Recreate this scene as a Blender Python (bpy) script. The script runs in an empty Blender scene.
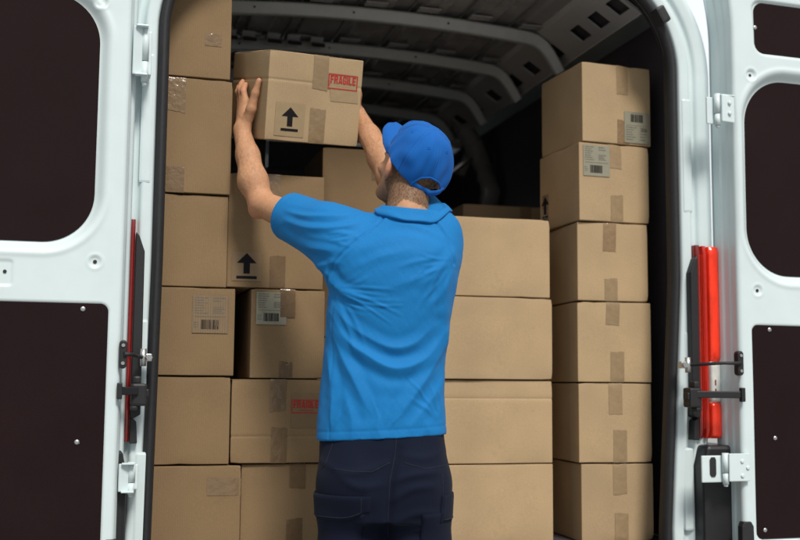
import bpy, bmesh, math, random
import numpy as np
from mathutils import Vector, Matrix, Euler

random.seed(7)
RNG = np.random.default_rng(11)
SC = bpy.context.scene
COL = SC.collection
PI = math.pi
R = math.radians


# ------------------------------------------------------------------ linking
def link(name, me, mat=None, parent=None, smooth=False):
    o = bpy.data.objects.new(name, me)
    COL.objects.link(o)
    if parent is not None:
        o.parent = parent
    if mat is not None:
        if isinstance(mat, (list, tuple)):
            for m in mat:
                me.materials.append(m)
        else:
            me.materials.append(mat)
    if smooth and me is not None:
        me.polygons.foreach_set('use_smooth', np.ones(len(me.polygons), dtype=bool))
    return o


def empty(name, loc=(0, 0, 0), rz=0.0, parent=None):
    o = bpy.data.objects.new(name, None)
    o.empty_display_size = 0.1
    o.location = loc
    o.rotation_euler = (0, 0, rz)
    COL.objects.link(o)
    if parent is not None:
        o.parent = parent
    return o


def tag(o, label=None, cat=None, group=None, kind=None):
    if label:
        o['label'] = label
    if cat:
        o['category'] = cat
    if group:
        o['group'] = group
    if kind:
        o['kind'] = kind
    return o


class MB:
    """collects simple shapes; build() links them as ONE mesh object"""

    def __init__(self):
        self.v, self.f, self.sm = [], [], []

    def add(self, verts, faces, smooth=False):
        b = len(self.v)
        self.v += [tuple(p) for p in verts]
        self.f += [tuple(i + b for i in q) for q in faces]
        self.sm += [smooth] * len(faces)

    def box(self, c, s, rot=None, bev=0.0):
        bm = bmesh.new()
        bmesh.ops.create_cube(bm, size=1.0)
        for q in bm.verts:
            q.co = Vector((q.co.x * s[0], q.co.y * s[1], q.co.z * s[2]))
        if bev:
            bmesh.ops.bevel(bm, geom=list(bm.edges), offset=bev, segments=2, profile=0.6, affect='EDGES')
        m = Matrix.Translation(c)
        if rot is not None:
            m = m @ (rot.to_4x4() if hasattr(rot, 'to_4x4') else Euler(rot).to_matrix().to_4x4())
        bm.transform(m)
        bm.verts.index_update()
        self.add([q.co[:] for q in bm.verts], [[q.index for q in f.verts] for f in bm.faces])
        bm.free()
        return self

    def tube(self, pts, r, n=12, caps=True):
        pts = [Vector(p) for p in pts]
        rs = r if isinstance(r, (list, tuple)) else [r] * len(pts)
        vs, fs = [], []
        prev = None
        for i, p in enumerate(pts):
            t = (pts[min(i + 1, len(pts) - 1)] - pts[max(i - 1, 0)]).normalized()
            if prev is None:
                a = Vector((0, 0, 1)) if abs(t.z) < .9 else Vector((1, 0, 0))
                u = t.cross(a).normalized()
            else:
                u = (prev - t * prev.dot(t)).normalized()
            prev = u
            w = t.cross(u)
            for k in range(n):
                a = 2 * PI * k / n
                vs.append(p + (u * math.cos(a) + w * math.sin(a)) * rs[i])
        for i in range(len(pts) - 1):
            for k in range(n):
                fs.append((i * n + k, i * n + (k + 1) % n, (i + 1) * n + (k + 1) % n, (i + 1) * n + k))
        self.add(vs, fs, True)
        if caps:
            b = len(self.v) - len(vs)
            self.f += [tuple(b + k for k in reversed(range(n))), tuple(b + (len(pts) - 1) * n + k for k in range(n))]
            self.sm += [False, False]
        return self

    def prism(self, poly, y0, y1, axis='y'):
        """extrude a polygon (a, b) along an axis"""
        n = len(poly)
        if axis == 'y':
            vs = [(a, y0, b) for a, b in poly] + [(a, y1, b) for a, b in poly]
        elif axis == 'x':
            vs = [(y0, a, b) for a, b in poly] + [(y1, a, b) for a, b in poly]
        else:
            vs = [(a, b, y0) for a, b in poly] + [(a, b, y1) for a, b in poly]
        fs = [tuple(range(n)), tuple(reversed(range(n, 2 * n)))]
        fs += [(i, i + n, (i + 1) % n + n, (i + 1) % n) for i in range(n)]
        self.add(vs, fs)
        return self

    def grid(self, P, close_u=False, close_v=False, smooth=True, flip=False):
        """P: array nu x nv x 3"""
        P = np.asarray(P, float)
        nu, nv = P.shape[:2]
        fs = []
        for i in range(nu if close_u else nu - 1):
            for j in range(nv if close_v else nv - 1):
                q = (i * nv + j, ((i + 1) % nu) * nv + j, ((i + 1) % nu) * nv + (j + 1) % nv, i * nv + (j + 1) % nv)
                fs.append(q[::-1] if flip else q)
        self.add(P.reshape(-1, 3).tolist(), fs, smooth)
        return self

    def build_each(self, name, mat=None, parent=None, bevel=0.0):
        """every loose piece becomes an object of its own"""
        par = list(range(len(self.v)))

        def root(i):
            while par[i] != i:
                par[i] = par[par[i]]
                i = par[i]
            return i
        for f in self.f:
            for i in f[1:]:
                par[root(i)] = root(f[0])
        groups = {}
        for f, s in zip(self.f, self.sm):
            groups.setdefault(root(f[0]), []).append((f, s))
        out = []
        for g in groups.values():
            ids = sorted({i for f, s in g for i in f})
            mp = {i: k for k, i in enumerate(ids)}
            q = MB()
            q.v = [self.v[i] for i in ids]
            q.f = [tuple(mp[i] for i in f) for f, s in g]
            q.sm = [s for f, s in g]
            out.append(q.build(name, mat, parent, bevel))
        return out

    def build(self, name, mat=None, parent=None, bevel=0.0, solid=0.0):
        me = bpy.data.meshes.new(name)
        me.from_pydata(self.v, [], self.f)
        me.polygons.foreach_set('use_smooth', np.array(self.sm, dtype=bool))
        bm = bmesh.new()
        bm.from_mesh(me)
        bmesh.ops.recalc_face_normals(bm, faces=bm.faces)
        bm.to_mesh(me)
        bm.free()
        o = link(name, me, mat, parent)
        if solid:
            md = o.modifiers.new('solid', 'SOLIDIFY')
            md.thickness = solid
            md.offset = 0
        if bevel:
            md = o.modifiers.new('bevel', 'BEVEL')
            md.width = bevel
            md.segments = 2
            md.limit_method = 'ANGLE'
        return o


def np_mesh(name, V, F, mat, parent=None, tint=None, smooth=True):
    me = bpy.data.meshes.new(name)
    V = np.ascontiguousarray(V, np.float32)
    F = np.ascontiguousarray(F, np.int32)
    k = F.shape[1]
    me.vertices.add(len(V))
    me.vertices.foreach_set('co', V.ravel())
    me.loops.add(F.size)
    me.loops.foreach_set('vertex_index', F.ravel())
    me.polygons.add(len(F))
    me.polygons.foreach_set('loop_start', np.arange(0, F.size, k, dtype=np.int32))
    me.update(calc_edges=True)
    me.validate()
    if tint is not None:
        at = me.color_attributes.new('tint', 'FLOAT_COLOR', 'POINT')
        c = np.ones((len(V), 4), np.float32)
        c[:, :3] = tint
        at.data.foreach_set('color', c.ravel())
    return link(name, me, mat, parent, smooth)


# ------------------------------------------------------------------ materials
def mk(name, col, rough=.5, metal=0.0, noise=0.0, nscale=30.0, bump=0.0, bscale=200.0, coat=0.0, spec=.5, sss=0.0,
       attr=False, vary=0.0, sheen=0.0, blot=0.0, bdist=.002, stretch=None, trans=0.0):
    m = bpy.data.materials.new(name)
    m.use_nodes = True
    nt = m.node_tree
    N, L = nt.nodes, nt.links
    b = N['Principled BSDF']
    b.inputs['Roughness'].default_value = rough
    b.inputs['Metallic'].default_value = metal
    b.inputs['Specular IOR Level'].default_value = spec
    b.inputs['Coat Weight'].default_value = coat
    b.inputs['Coat Roughness'].default_value = .08
    b.inputs['Sheen Weight'].default_value = sheen
    b.inputs['Transmission Weight'].default_value = trans
    if sss:
        b.inputs['Subsurface Weight'].default_value = sss
        b.inputs['Subsurface Radius'].default_value = (.012, .004, .002)
        b.inputs['Subsurface Scale'].default_value = 1.0
    tc = N.new('ShaderNodeTexCoord')
    src = tc.outputs['Object']
    if stretch:
        mp = N.new('ShaderNodeMapping')
        mp.inputs['Scale'].default_value = stretch
        L.new(src, mp.inputs['Vector'])
        src = mp.outputs['Vector']
    if attr:
        a = N.new('ShaderNodeAttribute')
        a.attribute_name = 'tint'
        cur = a.outputs['Color']
    else:
        rgb = N.new('ShaderNodeRGB')
        rgb.outputs[0].default_value = (*col, 1)
        cur = rgb.outputs[0]

    def mul(cur, fac_out, lo, hi):
        mr = N.new('ShaderNodeMapRange')
        mr.inputs['From Min'].default_value = .3
        mr.inputs['From Max'].default_value = .7
        mr.inputs['To Min'].default_value = lo
        mr.inputs['To Max'].default_value = hi
        L.new(fac_out, mr.inputs['Value'])
        vm = N.new('ShaderNodeVectorMath')
        vm.operation = 'SCALE'
        L.new(cur, vm.inputs[0])
        L.new(mr.outputs[0], vm.inputs['Scale'])
        return vm.outputs[0]

    if noise:
        nz = N.new('ShaderNodeTexNoise')
        nz.inputs['Scale'].default_value = nscale
        nz.inputs['Detail'].default_value = 5
        nz.inputs['Roughness'].default_value = .65
        L.new(src, nz.inputs['Vector'])
        cur = mul(cur, nz.outputs['Fac'], 1 - noise, 1 + noise)
    if blot:
        nz = N.new('ShaderNodeTexNoise')
        nz.inputs['Scale'].default_value = 4.5
        nz.inputs['Detail'].default_value = 3
        L.new(src, nz.inputs['Vector'])
        cur = mul(cur, nz.outputs['Fac'], 1 - blot, 1 + blot)
        mr = N.new('ShaderNodeMapRange')
        mr.inputs['To Min'].default_value = rough - .12
        mr.inputs['To Max'].default_value = rough + .12
        L.new(nz.outputs['Fac'], mr.inputs['Value'])
        L.new(mr.outputs[0], b.inputs['Roughness'])
    if vary:
        oi = N.new('ShaderNodeObjectInfo')
        mr = N.new('ShaderNodeMapRange')
        mr.inputs['To Min'].default_value = 1 - vary
        mr.inputs['To Max'].default_value = 1 + vary
        L.new(oi.outputs['Random'], mr.inputs['Value'])
        vm = N.new('ShaderNodeVectorMath')
        vm.operation = 'SCALE'
        L.new(cur, vm.inputs[0])
        L.new(mr.outputs[0], vm.inputs['Scale'])
        cur = vm.outputs[0]
    L.new(cur, b.inputs['Base Color'])
    if bump:
        nz = N.new('ShaderNodeTexNoise')
        nz.inputs['Scale'].default_value = bscale
        nz.inputs['Detail'].default_value = 4
        L.new(src, nz.inputs['Vector'])
        bp = N.new('ShaderNodeBump')
        bp.inputs['Strength'].default_value = bump
        bp.inputs['Distance'].default_value = bdist
        L.new(nz.outputs['Fac'], bp.inputs['Height'])
        L.new(bp.outputs[0], b.inputs['Normal'])
    return m


def card_mat(name, col):
    """corrugated board: fibre specks, faint flutes under the liner, blotches, each box its own tone"""
    m = mk(name, col, rough=.78, noise=.10, nscale=260, bump=.0, vary=.07, blot=.10, spec=.2)
    nt = m.node_tree
    N, L = nt.nodes, nt.links
    b = N['Principled BSDF']
    tc = N.new('ShaderNodeTexCoord')
    wv = N.new('ShaderNodeTexWave')
    wv.wave_type = 'BANDS'
    wv.bands_direction = 'X'
    wv.inputs['Scale'].default_value = 48
    wv.inputs['Distortion'].default_value = .6
    L.new(tc.outputs['Object'], wv.inputs['Vector'])
    # handled edges are rubbed lighter
    ge = N.new('ShaderNodeNewGeometry')
    pr = N.new('ShaderNodeMapRange')
    pr.inputs['From Min'].default_value = .52
    pr.inputs['From Max'].default_value = .62
    pr.inputs['To Max'].default_value = .32
    L.new(ge.outputs['Pointiness'], pr.inputs['Value'])
    mxe = N.new('ShaderNodeMixRGB')
    mxe.inputs[2].default_value = (.62, .46, .29, 1)
    L.new(pr.outputs[0], mxe.inputs[0])
    old = b.inputs['Base Color'].links[0].from_socket
    L.new(old, mxe.inputs[1])
    # rubbed marks and faint grime
    sc = N.new('ShaderNodeTexNoise')
    sc.inputs['Scale'].default_value = 14
    sc.inputs['Detail'].default_value = 7
    sc.inputs['Roughness'].default_value = .75
    L.new(tc.outputs['Object'], sc.inputs['Vector'])
    sr = N.new('ShaderNodeMapRange')
    sr.inputs['From Min'].default_value = .60
    sr.inputs['From Max'].default_value = .72
    sr.inputs['To Max'].default_value = .22
    L.new(sc.outputs['Fac'], sr.inputs['Value'])
    mxs = N.new('ShaderNodeMixRGB')
    mxs.inputs[2].default_value = (.24, .16, .09, 1)
    L.new(sr.outputs[0], mxs.inputs[0])
    L.new(mxe.outputs[0], mxs.inputs[1])
    L.new(mxs.outputs[0], b.inputs['Base Color'])
    nz = N.new('ShaderNodeTexNoise')
    nz.inputs['Scale'].default_value = 90
    nz.inputs['Detail'].default_value = 5
    L.new(tc.outputs['Object'], nz.inputs['Vector'])
    ad = N.new('ShaderNodeMath')
    ad.operation = 'MULTIPLY_ADD'
    ad.inputs[1].default_value = .35
    L.new(wv.outputs['Fac'], ad.inputs[0])
    L.new(nz.outputs['Fac'], ad.inputs[2])
    bp = N.new('ShaderNodeBump')
    bp.inputs['Strength'].default_value = .22
    bp.inputs['Distance'].default_value = .0012
    L.new(ad.outputs[0], bp.inputs['Height'])
    L.new(bp.outputs[0], b.inputs['Normal'])
    return m


M = {}
M['card'] = card_mat('cardboard', (.420, .298, .172))
M['card_shaded'] = card_mat('shaded_cardboard', (.228, .150, .079))  # same board, with the shade on the left and rear boxes in its colour
M['card_in'] = mk('cardboard_inside', (.33, .21, .11), rough=.85, noise=.1, nscale=120)
M['tape'] = mk('brown_packing_tape', (.290, .200, .109), rough=.22, noise=.07, nscale=45, bump=.5, bscale=45, bdist=.004, spec=.55, vary=.10)
M['tape_shaded'] = mk('shaded_packing_tape', (.165, .106, .057), rough=.2, noise=.08, nscale=45, bump=.6, bscale=45, bdist=.004, spec=.6, vary=.08)  # brown tape darkened to match the boxes painted in shade
M['clear_shaded'] = mk('shaded_clear_tape', (.195, .126, .067), rough=.16, noise=.08, nscale=40, bump=.8, bscale=50, bdist=.005, spec=.7, vary=.05)  # clear tape with the same shade put into its colour
M['sticker'] = mk('pale_sticker', (.350, .250, .138), rough=.45, noise=.05, nscale=40, bump=.2, bscale=60)
M['sticker_shaded'] = mk('shaded_sticker', (.222, .146, .077), rough=.4, noise=.05, nscale=40, bump=.2, bscale=60)  # sticker copy coloured for the shaded boxes
M['bright'] = mk('gloss_white', (.85, .87, .85), rough=.3, noise=.03)
M['tape_clear'] = mk('clear_packing_tape', (.255, .163, .085), rough=.16, noise=.08, nscale=40, bump=.7, bscale=50, bdist=.005, spec=.6, vary=.05)
M['paper'] = mk('label_paper', (.265, .25, .185), rough=.4, noise=.05, nscale=90, bump=.15, bscale=60)
M['ink'] = mk('black_ink', (.012, .010, .012), rough=.8, spec=.15, noise=.2, nscale=150)
M['ink_soft'] = mk('grey_print', (.13, .115, .09), rough=.7, noise=.2, nscale=200)
M['red_ink'] = mk('red_stamp_ink', (.43, .016, .012), rough=.65, noise=.25, nscale=160)
M['white'] = mk('white_van_paint', (.635, .735, .75), rough=.43, noise=.022, nscale=9, coat=.12, bump=.05, bscale=700, bdist=.0004, blot=.015)
M['white_in'] = mk('primed_white_paint', (.54, .60, .59), rough=.42, noise=.03, nscale=12, coat=.15, bump=.06, bscale=500, bdist=.0004)
M['panel'] = mk('dark_brown_board', (.016, .0082, .0092), rough=.7, noise=.22, nscale=420, bump=.25, bscale=520, bdist=.0008, spec=.07, blot=.12)
M['black'] = mk('black_plastic', (.012, .012, .014), rough=.5, noise=.15, nscale=80, bump=.15, bscale=400, bdist=.0006)
M['rubber'] = mk('black_rubber', (.014, .014, .017), rough=.62, noise=.2, nscale=50, bump=.2, bscale=160, bdist=.001)
M['lining'] = mk('dark_lining_board', (.055, .047, .053), rough=.6, noise=.25, nscale=220, bump=.2, bscale=300, bdist=.001, blot=.15)
M['roof'] = mk('grey_roof_paint', (.27, .258, .255), rough=.26, noise=.06, nscale=9, bump=.08, bscale=200, bdist=.0008, blot=.08)
M['rib'] = mk('grey_steel_paint', (.43, .45, .45), rough=.40, noise=.06, nscale=25, bump=.05, bscale=300, bdist=.0006)
M['rail'] = mk('grey_rail_paint', (.40, .39, .385), rough=.4, noise=.05, nscale=20)
M['steel'] = mk('zinc_steel', (.55, .56, .56), rough=.32, metal=.9, noise=.1, nscale=90)
M['red_lens'] = mk('red_lamp_lens', (.98, .042, .010), rough=.14, noise=.26, nscale=26, coat=.6, stretch=(1, 1, .35), bump=.35, bscale=170, bdist=.002)
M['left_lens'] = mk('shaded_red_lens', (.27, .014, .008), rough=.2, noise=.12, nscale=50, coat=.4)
M['dark_lens'] = mk('dark_red_lens', (.20, .012, .010), rough=.14, noise=.15, nscale=60, coat=.8)
M['clear_lens'] = mk('clear_lamp_lens', (.70, .70, .66), rough=.10, noise=.1, nscale=60, coat=.8)
M['skin'] = mk('skin', (.5, .3, .2), rough=.58, attr=True, noise=.11, nscale=110, bump=.28, bscale=240, bdist=.0012, sss=.12, spec=.25)
M['hair'] = mk('light_brown_hair', (.115, .072, .044), rough=.9, spec=.1, noise=.25, nscale=120)
M['shirt'] = mk('blue_polyester_knit', (.006, .165, .44), rough=.72, noise=.11, nscale=420, bump=.4, bscale=520, bdist=.001, sheen=.04, spec=.2)
M['cap'] = mk('blue_cotton_twill', (.006, .105, .40), rough=.8, noise=.07, nscale=300, bump=.35, bscale=700, bdist=.0008, sheen=.05, spec=.15)
M['navy'] = mk('navy_work_cloth', (.0048, .0078, .0205), rough=.88, noise=.12, nscale=400, bump=.35, bscale=600, bdist=.0008, sheen=.03, spec=.15)
M['seam_blue'] = mk('light_blue_thread', (.012, .135, .46), rough=.8, noise=.1)
M['mid_lens'] = mk('deep_red_lens', (.50, .018, .009), rough=.14, noise=.12, nscale=60, coat=.6)
M['thread'] = mk('navy_thread', (.0072, .0105, .0245), rough=.85, noise=.1)
M['shoe'] = mk('black_leather', (.015, .014, .014), rough=.45, noise=.1)
M['eye'] = mk('eye_white', (.7, .68, .64), rough=.15, noise=.05)
M['asphalt'] = mk('concrete_paving', (.26, .26, .25), rough=.9, noise=.3, nscale=60, bump=.6, bscale=140, bdist=.006, blot=.15)
M['tyre'] = mk('tyre_rubber', (.018, .018, .018), rough=.8, noise=.2, nscale=60)


def glass_mat():
    m = bpy.data.materials.new('clear_glass')
    m.use_nodes = True
    N, L = m.node_tree.nodes, m.node_tree.links
    N.remove(N['Principled BSDF'])
    t = N.new('ShaderNodeBsdfTransparent')
    t.inputs[0].default_value = (.85, .9, .9, 1)
    g = N.new('ShaderNodeBsdfGlossy')
    g.inputs['Roughness'].default_value = .03
    mx = N.new('ShaderNodeMixShader')
    mx.inputs[0].default_value = .08
    L.new(t.outputs[0], mx.inputs[1])
    L.new(g.outputs[0], mx.inputs[2])
    L.new(mx.outputs[0], N['Material Output'].inputs[0])
    return m


M['glass'] = glass_mat()

# ------------------------------------------------------------------ ground, sky, light
gm = MB()
gm.add([(-400, -400, 0), (400, -400, 0), (400, 400, 0), (-400, 400, 0)], [(0, 1, 2, 3)])
tag(gm.build('ground', M['asphalt']), kind='structure')

W = bpy.data.worlds.new('World')
SC.world = W
W.use_nodes = True
wn, wl = W.node_tree.nodes, W.node_tree.links
sky = wn.new('ShaderNodeTexSky')
sky.sky_type = 'NISHITA'
sky.sun_disc = False
SUN_EL, SUN_AZ = R(50), R(172)          # behind the camera, a little to its left
sky.sun_elevation = SUN_EL
sky.sun_rotation = SUN_AZ
sky.air_density = 1.0
sky.dust_density = 4.0
sky.ozone_density = 1.0
bg = wn['Background']
mixw = wn.new('ShaderNodeMixRGB')           # bright overcast veil over the clear sky
mixw.inputs[0].default_value = .74
# veil gradient shaped to whiten the sky beyond the van, dimmer behind the camera
tcw = wn.new('ShaderNodeTexCoord')
dtw = wn.new('ShaderNodeVectorMath')
dtw.operation = 'DOT_PRODUCT'
dtw.inputs[1].default_value = (.05, .70, .66)
wl.new(tcw.outputs['Generated'], dtw.inputs[0])
mrw = wn.new('ShaderNodeMapRange')
mrw.inputs['From Min'].default_value = -1
mrw.inputs['From Max'].default_value = 1
mrw.inputs['To Min'].default_value = .15
mrw.inputs['To Max'].default_value = 1.85
wl.new(dtw.outputs['Value'], mrw.inputs['Value'])
vlw = wn.new('ShaderNodeVectorMath')
vlw.operation = 'SCALE'
vlw.inputs[0].default_value = (15.2, 15.9, 16.2)
wl.new(mrw.outputs[0], vlw.inputs['Scale'])
wl.new(vlw.outputs[0], mixw.inputs[2])
wl.new(sky.outputs[0], mixw.inputs[1])
wl.new(mixw.outputs[0], bg.inputs['Color'])
bg.inputs['Strength'].default_value = .050
sl = bpy.data.lights.new('sun', 'SUN')
sl.energy = 3.2
sl.angle = R(15)
sl.color = (1, .95, .88)
so = bpy.data.objects.new('sun', sl)
COL.objects.link(so)
sd = Vector((math.sin(SUN_AZ) * math.cos(SUN_EL), math.cos(SUN_AZ) * math.cos(SUN_EL), math.sin(SUN_EL)))
so.rotation_euler = sd.to_track_quat('Z', 'Y').to_euler()
so.location = sd * 20

# ------------------------------------------------------------------ camera
PSI, TH, RHO = R(15.3), R(6.0), R(.45)
cd = bpy.data.cameras.new('camera')
cam = bpy.data.objects.new('camera', cd)
COL.objects.link(cam)
SC.camera = cam
cam.location = (-.957, -3.18, 1.05)
cm = Matrix.Rotation(-PSI, 3, 'Z') @ Matrix.Rotation(PI / 2 + TH, 3, 'X') @ Matrix.Rotation(RHO, 3, 'Z')
cam.rotation_euler = cm.to_euler()
cd.sensor_width = 36
cd.lens = 49.5
cd.clip_end = 2000
cd.dof.use_dof = True
cd.dof.focus_distance = 3.1
cd.dof.aperture_fstop = 2.2
SC.view_settings.view_transform = 'Standard'
SC.view_settings.look = 'None'
SC.view_settings.exposure = 0
# ================================================================== cardboard boxes
GLY = {
    'F': [[(0, 0), (.23, 0), (.23, 1), (0, 1)], [(.23, .81), (.58, .81), (.58, 1), (.23, 1)], [(.23, .42), (.52, .42), (.52, .6), (.23, .6)]],
    'R': [[(0, 0), (.23, 0), (.23, 1), (0, 1)], [(.23, .83), (.42, .83), (.52, 1), (.23, 1)],
          [(.42, .83), (.42, .60), (.52, .43), (.64, .56), (.64, .88), (.52, 1)], [(.23, .43), (.52, .43), (.42, .60), (.23, .60)],
          [(.36, .425), (.52, .425), (.66, 0), (.43, 0)]],
    'A': [[(0, 0), (.21, 0), (.345, .74), (.345, 1), (.20, 1)], [(.69, 0), (.48, 0), (.347, .74), (.347, 1), (.49, 1)],
          [(.235, .13), (.455, .13), (.425, .29), (.265, .29)]],
    'G': [[(0, .12), (.12, 0), (.23, .17), (.23, .83), (.12, 1), (0, .88)], [(.12, 1), (.23, .83), (.40, .83), (.52, 1)],
          [(.52, 1), (.40, .83), (.40, .66), (.63, .66), (.63, .88)], [(.12, 0), (.52, 0), (.40, .17), (.23, .17)],
          [(.52, 0), (.63, .12), (.63, .52), (.40, .52), (.40, .17)], [(.31, .37), (.398, .37), (.398, .52), (.31, .52)]],
    'I': [[(0, 0), (.23, 0), (.23, 1), (0, 1)]],
    'L': [[(0, 0), (.23, 0), (.23, 1), (0, 1)], [(.23, 0), (.56, 0), (.56, .19), (.23, .19)]],
    'E': [[(0, 0), (.23, 0), (.23, 1), (0, 1)], [(.23, .81), (.57, .81), (.57, 1), (.23, 1)], [(.23, .41), (.52, .41), (.52, .59), (.23, .59)],
          [(.23, 0), (.57, 0), (.57, .19), (.23, .19)]],
}
GW = {'F': .58, 'R': .66, 'A': .69, 'G': .63, 'I': .23, 'L': .56, 'E': .57}


class Box:
    """a taped carton; origin at the middle of its base, front face towards -y"""

    def __init__(self, w, d, h, seed=0, crease=None, rr=.0024, bulge=.002):
        self.w, self.d, self.h = w, d, h
        self.rr, self.bul, self.crease = rr, bulge, crease
        g = random.Random(seed)
        self.ph = [g.uniform(0, 6.28) for _ in range(8)]
        self.b = [g.uniform(.2, 1.0) * bulge for _ in range(6)]
        # crushed corners: (corner of the front, depth, reach)
        self.dent = [(g.choice((-1, 1)), g.choice((-1, 1)), g.uniform(.001, .0040), g.uniform(.008, .022)) for _ in range(2)]
        self.dent.append((g.uniform(-.8, .8), g.choice((-1, 1)), g.uniform(.001, .003), g.uniform(.012, .03)))

    dark = False

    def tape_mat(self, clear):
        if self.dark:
            return M['clear_shaded' if clear else 'tape_shaded']
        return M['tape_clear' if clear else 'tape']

    def face(self, k, u, v):
        """k: 0 front(-y) 1 back 2 left(-x) 3 right 4 top 5 bottom; u, v in metres from the face's centre -> (point, normal)"""
        w, d, h = self.w / 2, self.d / 2, self.h / 2
        if k == 0: p, n, a, c = Vector((u, -d, v)), Vector((0, -1, 0)), u / w, v / h
        elif k == 1: p, n, a, c = Vector((u, d, v)), Vector((0, 1, 0)), u / w, v / h
        elif k == 2: p, n, a, c = Vector((-w, u, v)), Vector((-1, 0, 0)), u / d, v / h
        elif k == 3: p, n, a, c = Vector((w, u, v)), Vector((1, 0, 0)), u / d, v / h
        elif k == 4: p, n, a, c = Vector((u, v, h)), Vector((0, 0, 1)), u / w, v / d
        else: p, n, a, c = Vector((u, v, -h)), Vector((0, 0, -1)), u / w, v / d
        r = self.rr
        q = Vector((max(-w + r, min(w - r, p.x)), max(-d + r, min(d - r, p.y)), max(-h + r, min(h - r, p.z))))
        e = p - q
        if e.length > 1e-9:
            e = e.normalized()
        else:
            e = n
        p = q + e * r
        k0 = self.b[k] * max(0, 1 - a * a) * max(0, 1 - c * c)
        ph = self.ph
        k0 += .0011 * (math.sin(a * 2.3 + ph[0] + k) * math.sin(c * 2.9 + ph[1])) * max(0, 1 - a ** 4) * max(0, 1 - c ** 4)
        if k < 4:
            # the top rim is a touch uneven, corners softened by handling
            k0 -= .0007 * max(0, abs(c) - .93) / .07 * (1 + math.sin(a * 5 + ph[2]))
            if self.crease is not None:
                k0 -= .0016 * math.exp(-((v - self.crease) / .003) ** 2)
        p = p + n * k0
        for cx, cz, dd, rr in self.dent:
            t = math.exp(-((p.x - cx * w) ** 2 + (p.y + d) ** 2 * .5 + (p.z - cz * h) ** 2) / (rr * rr))
            p = p + Vector((-.4 * cx, 1.0, -.7 * cz)) * (dd * t)
        p.z += h
        return p, e

    def body(self, name='carton', parent=None, mat=None):
        mb = MB()

        def axis(L):
            r = self.rr
            t = [-L + r] + list(np.linspace(-L + r * 1.5, L - r * 1.5, 15)) + [L - r]
            if self.crease is not None and abs(L - self.h / 2) < 1e-9:
                t += [self.crease + k for k in (-.006, -.003, 0, .003, .006)]
                t.sort()
            return [-L, -L + r * .3, -L + r * .65] + t + [L - r * .65, L - r * .3, L]
        w, d, h = self.w / 2, self.d / 2, self.h / 2
        for k, (A, B) in enumerate([(w, h), (w, h), (d, h), (d, h), (w, d), (w, d)]):
            mb.grid([[self.face(k, u, v)[0] for v in axis(B)] for u in axis(A)])
        me = bpy.data.meshes.new(name)
        me.from_pydata(mb.v, [], mb.f)
        bm = bmesh.new()
        bm.from_mesh(me)
        bmesh.ops.remove_doubles(bm, verts=bm.verts, dist=2e-4)
        bmesh.ops.recalc_face_normals(bm, faces=bm.faces)
        bm.to_mesh(me)
        bm.free()
        return link(name, me, mat or M['card'], parent, True)

    def quad(self, mb, k, pts, off):
        vs = []
        for u, v in pts:
            p, n = self.face(k, u, v)
            vs.append(p + n * off)
        mb.add(vs, [tuple(range(len(vs)))])

    def patch(self, mb, k, u0, u1, v0, v1, off, nu=6, nv=8, skew=0.0, rag=0.0):
        P = []
        for i in range(nu + 1):
            row = []
            for j in range(nv + 1):
                u = u0 + (u1 - u0) * i / nu
                v = v0 + (v1 - v0) * j / nv
                u += skew * (v - v0)
                if rag and j in (0, nv):
                    v += random.uniform(-rag, rag)
                p, n = self.face(k, u, v)
                row.append(p + n * off)
            P.append(row)
        mb.grid(P)

    def tape_down(self, parent, u, length, width=.048, wrap=.05, clear=False, skew=0.0, off=.0009, name='packing_tape', face=0):
        """tape over the top edge and down a face"""
        mb = MB()
        nu, rows = 6, []
        h, dd = self.h / 2, (self.d if face == 0 else self.w) / 2
        seq = [('t', -dd + wrap * (1 - t)) for t in np.linspace(0, 1, 5)[:-1]]
        seq += [('t', -dd + self.rr * f) for f in (1, .5, .15)]
        seq += [('f', h - self.rr * f) for f in (.15, .5, 1)]
        seq += [('f', h - self.rr - (length - self.rr) * t) for t in np.linspace(0, 1, 10)[1:]]
        slant = random.uniform(-.006, .006)
        for q, (kind, val) in enumerate(seq):
            row = []
            for i in range(nu + 1):
                a = u - width / 2 + width * i / nu
                vv = val
                if q == len(seq) - 1:
                    vv += random.uniform(-.0016, .0016) + slant * (i / nu - .5)
                if kind == 'f':
                    a += skew * (h - vv)
                    p, n = self.face(face, a, vv)
                elif face == 0:
                    p, n = self.face(4, a, vv)
                else:
                    p, n = self.face(4, vv, a)
                row.append(p + n * (off + .0004 * random.random()))
            rows.append(row)
        mb.grid(rows)
        return mb.build(name, self.tape_mat(clear), parent)

    def tape_up(self, parent, u, length, width=.048, clear=False, skew=0.0, off=.0009, start=0.0, bow=None):
        mb = MB()
        h = self.h / 2
        nu, nv = 6, 9
        slant = random.uniform(-.007, .007)
        P = []
        for j in range(nv + 1):
            row = []
            for i in range(nu + 1):
                a = u - width / 2 + width * i / nu
                v = -h + start + length * j / nv
                if j == nv:
                    v += random.uniform(-.0016, .0016) + slant * (i / nu - .5)
                    if bow and i == nu // 2 + bow:
                        v -= .018
                a += skew * (v + h)
                p, n = self.face(0, a, v)
                row.append(p + n * (off + .0004 * random.random()))
            P.append(row)
        mb.grid(P)
        return mb.build('packing_tape', self.tape_mat(clear), parent)

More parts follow.
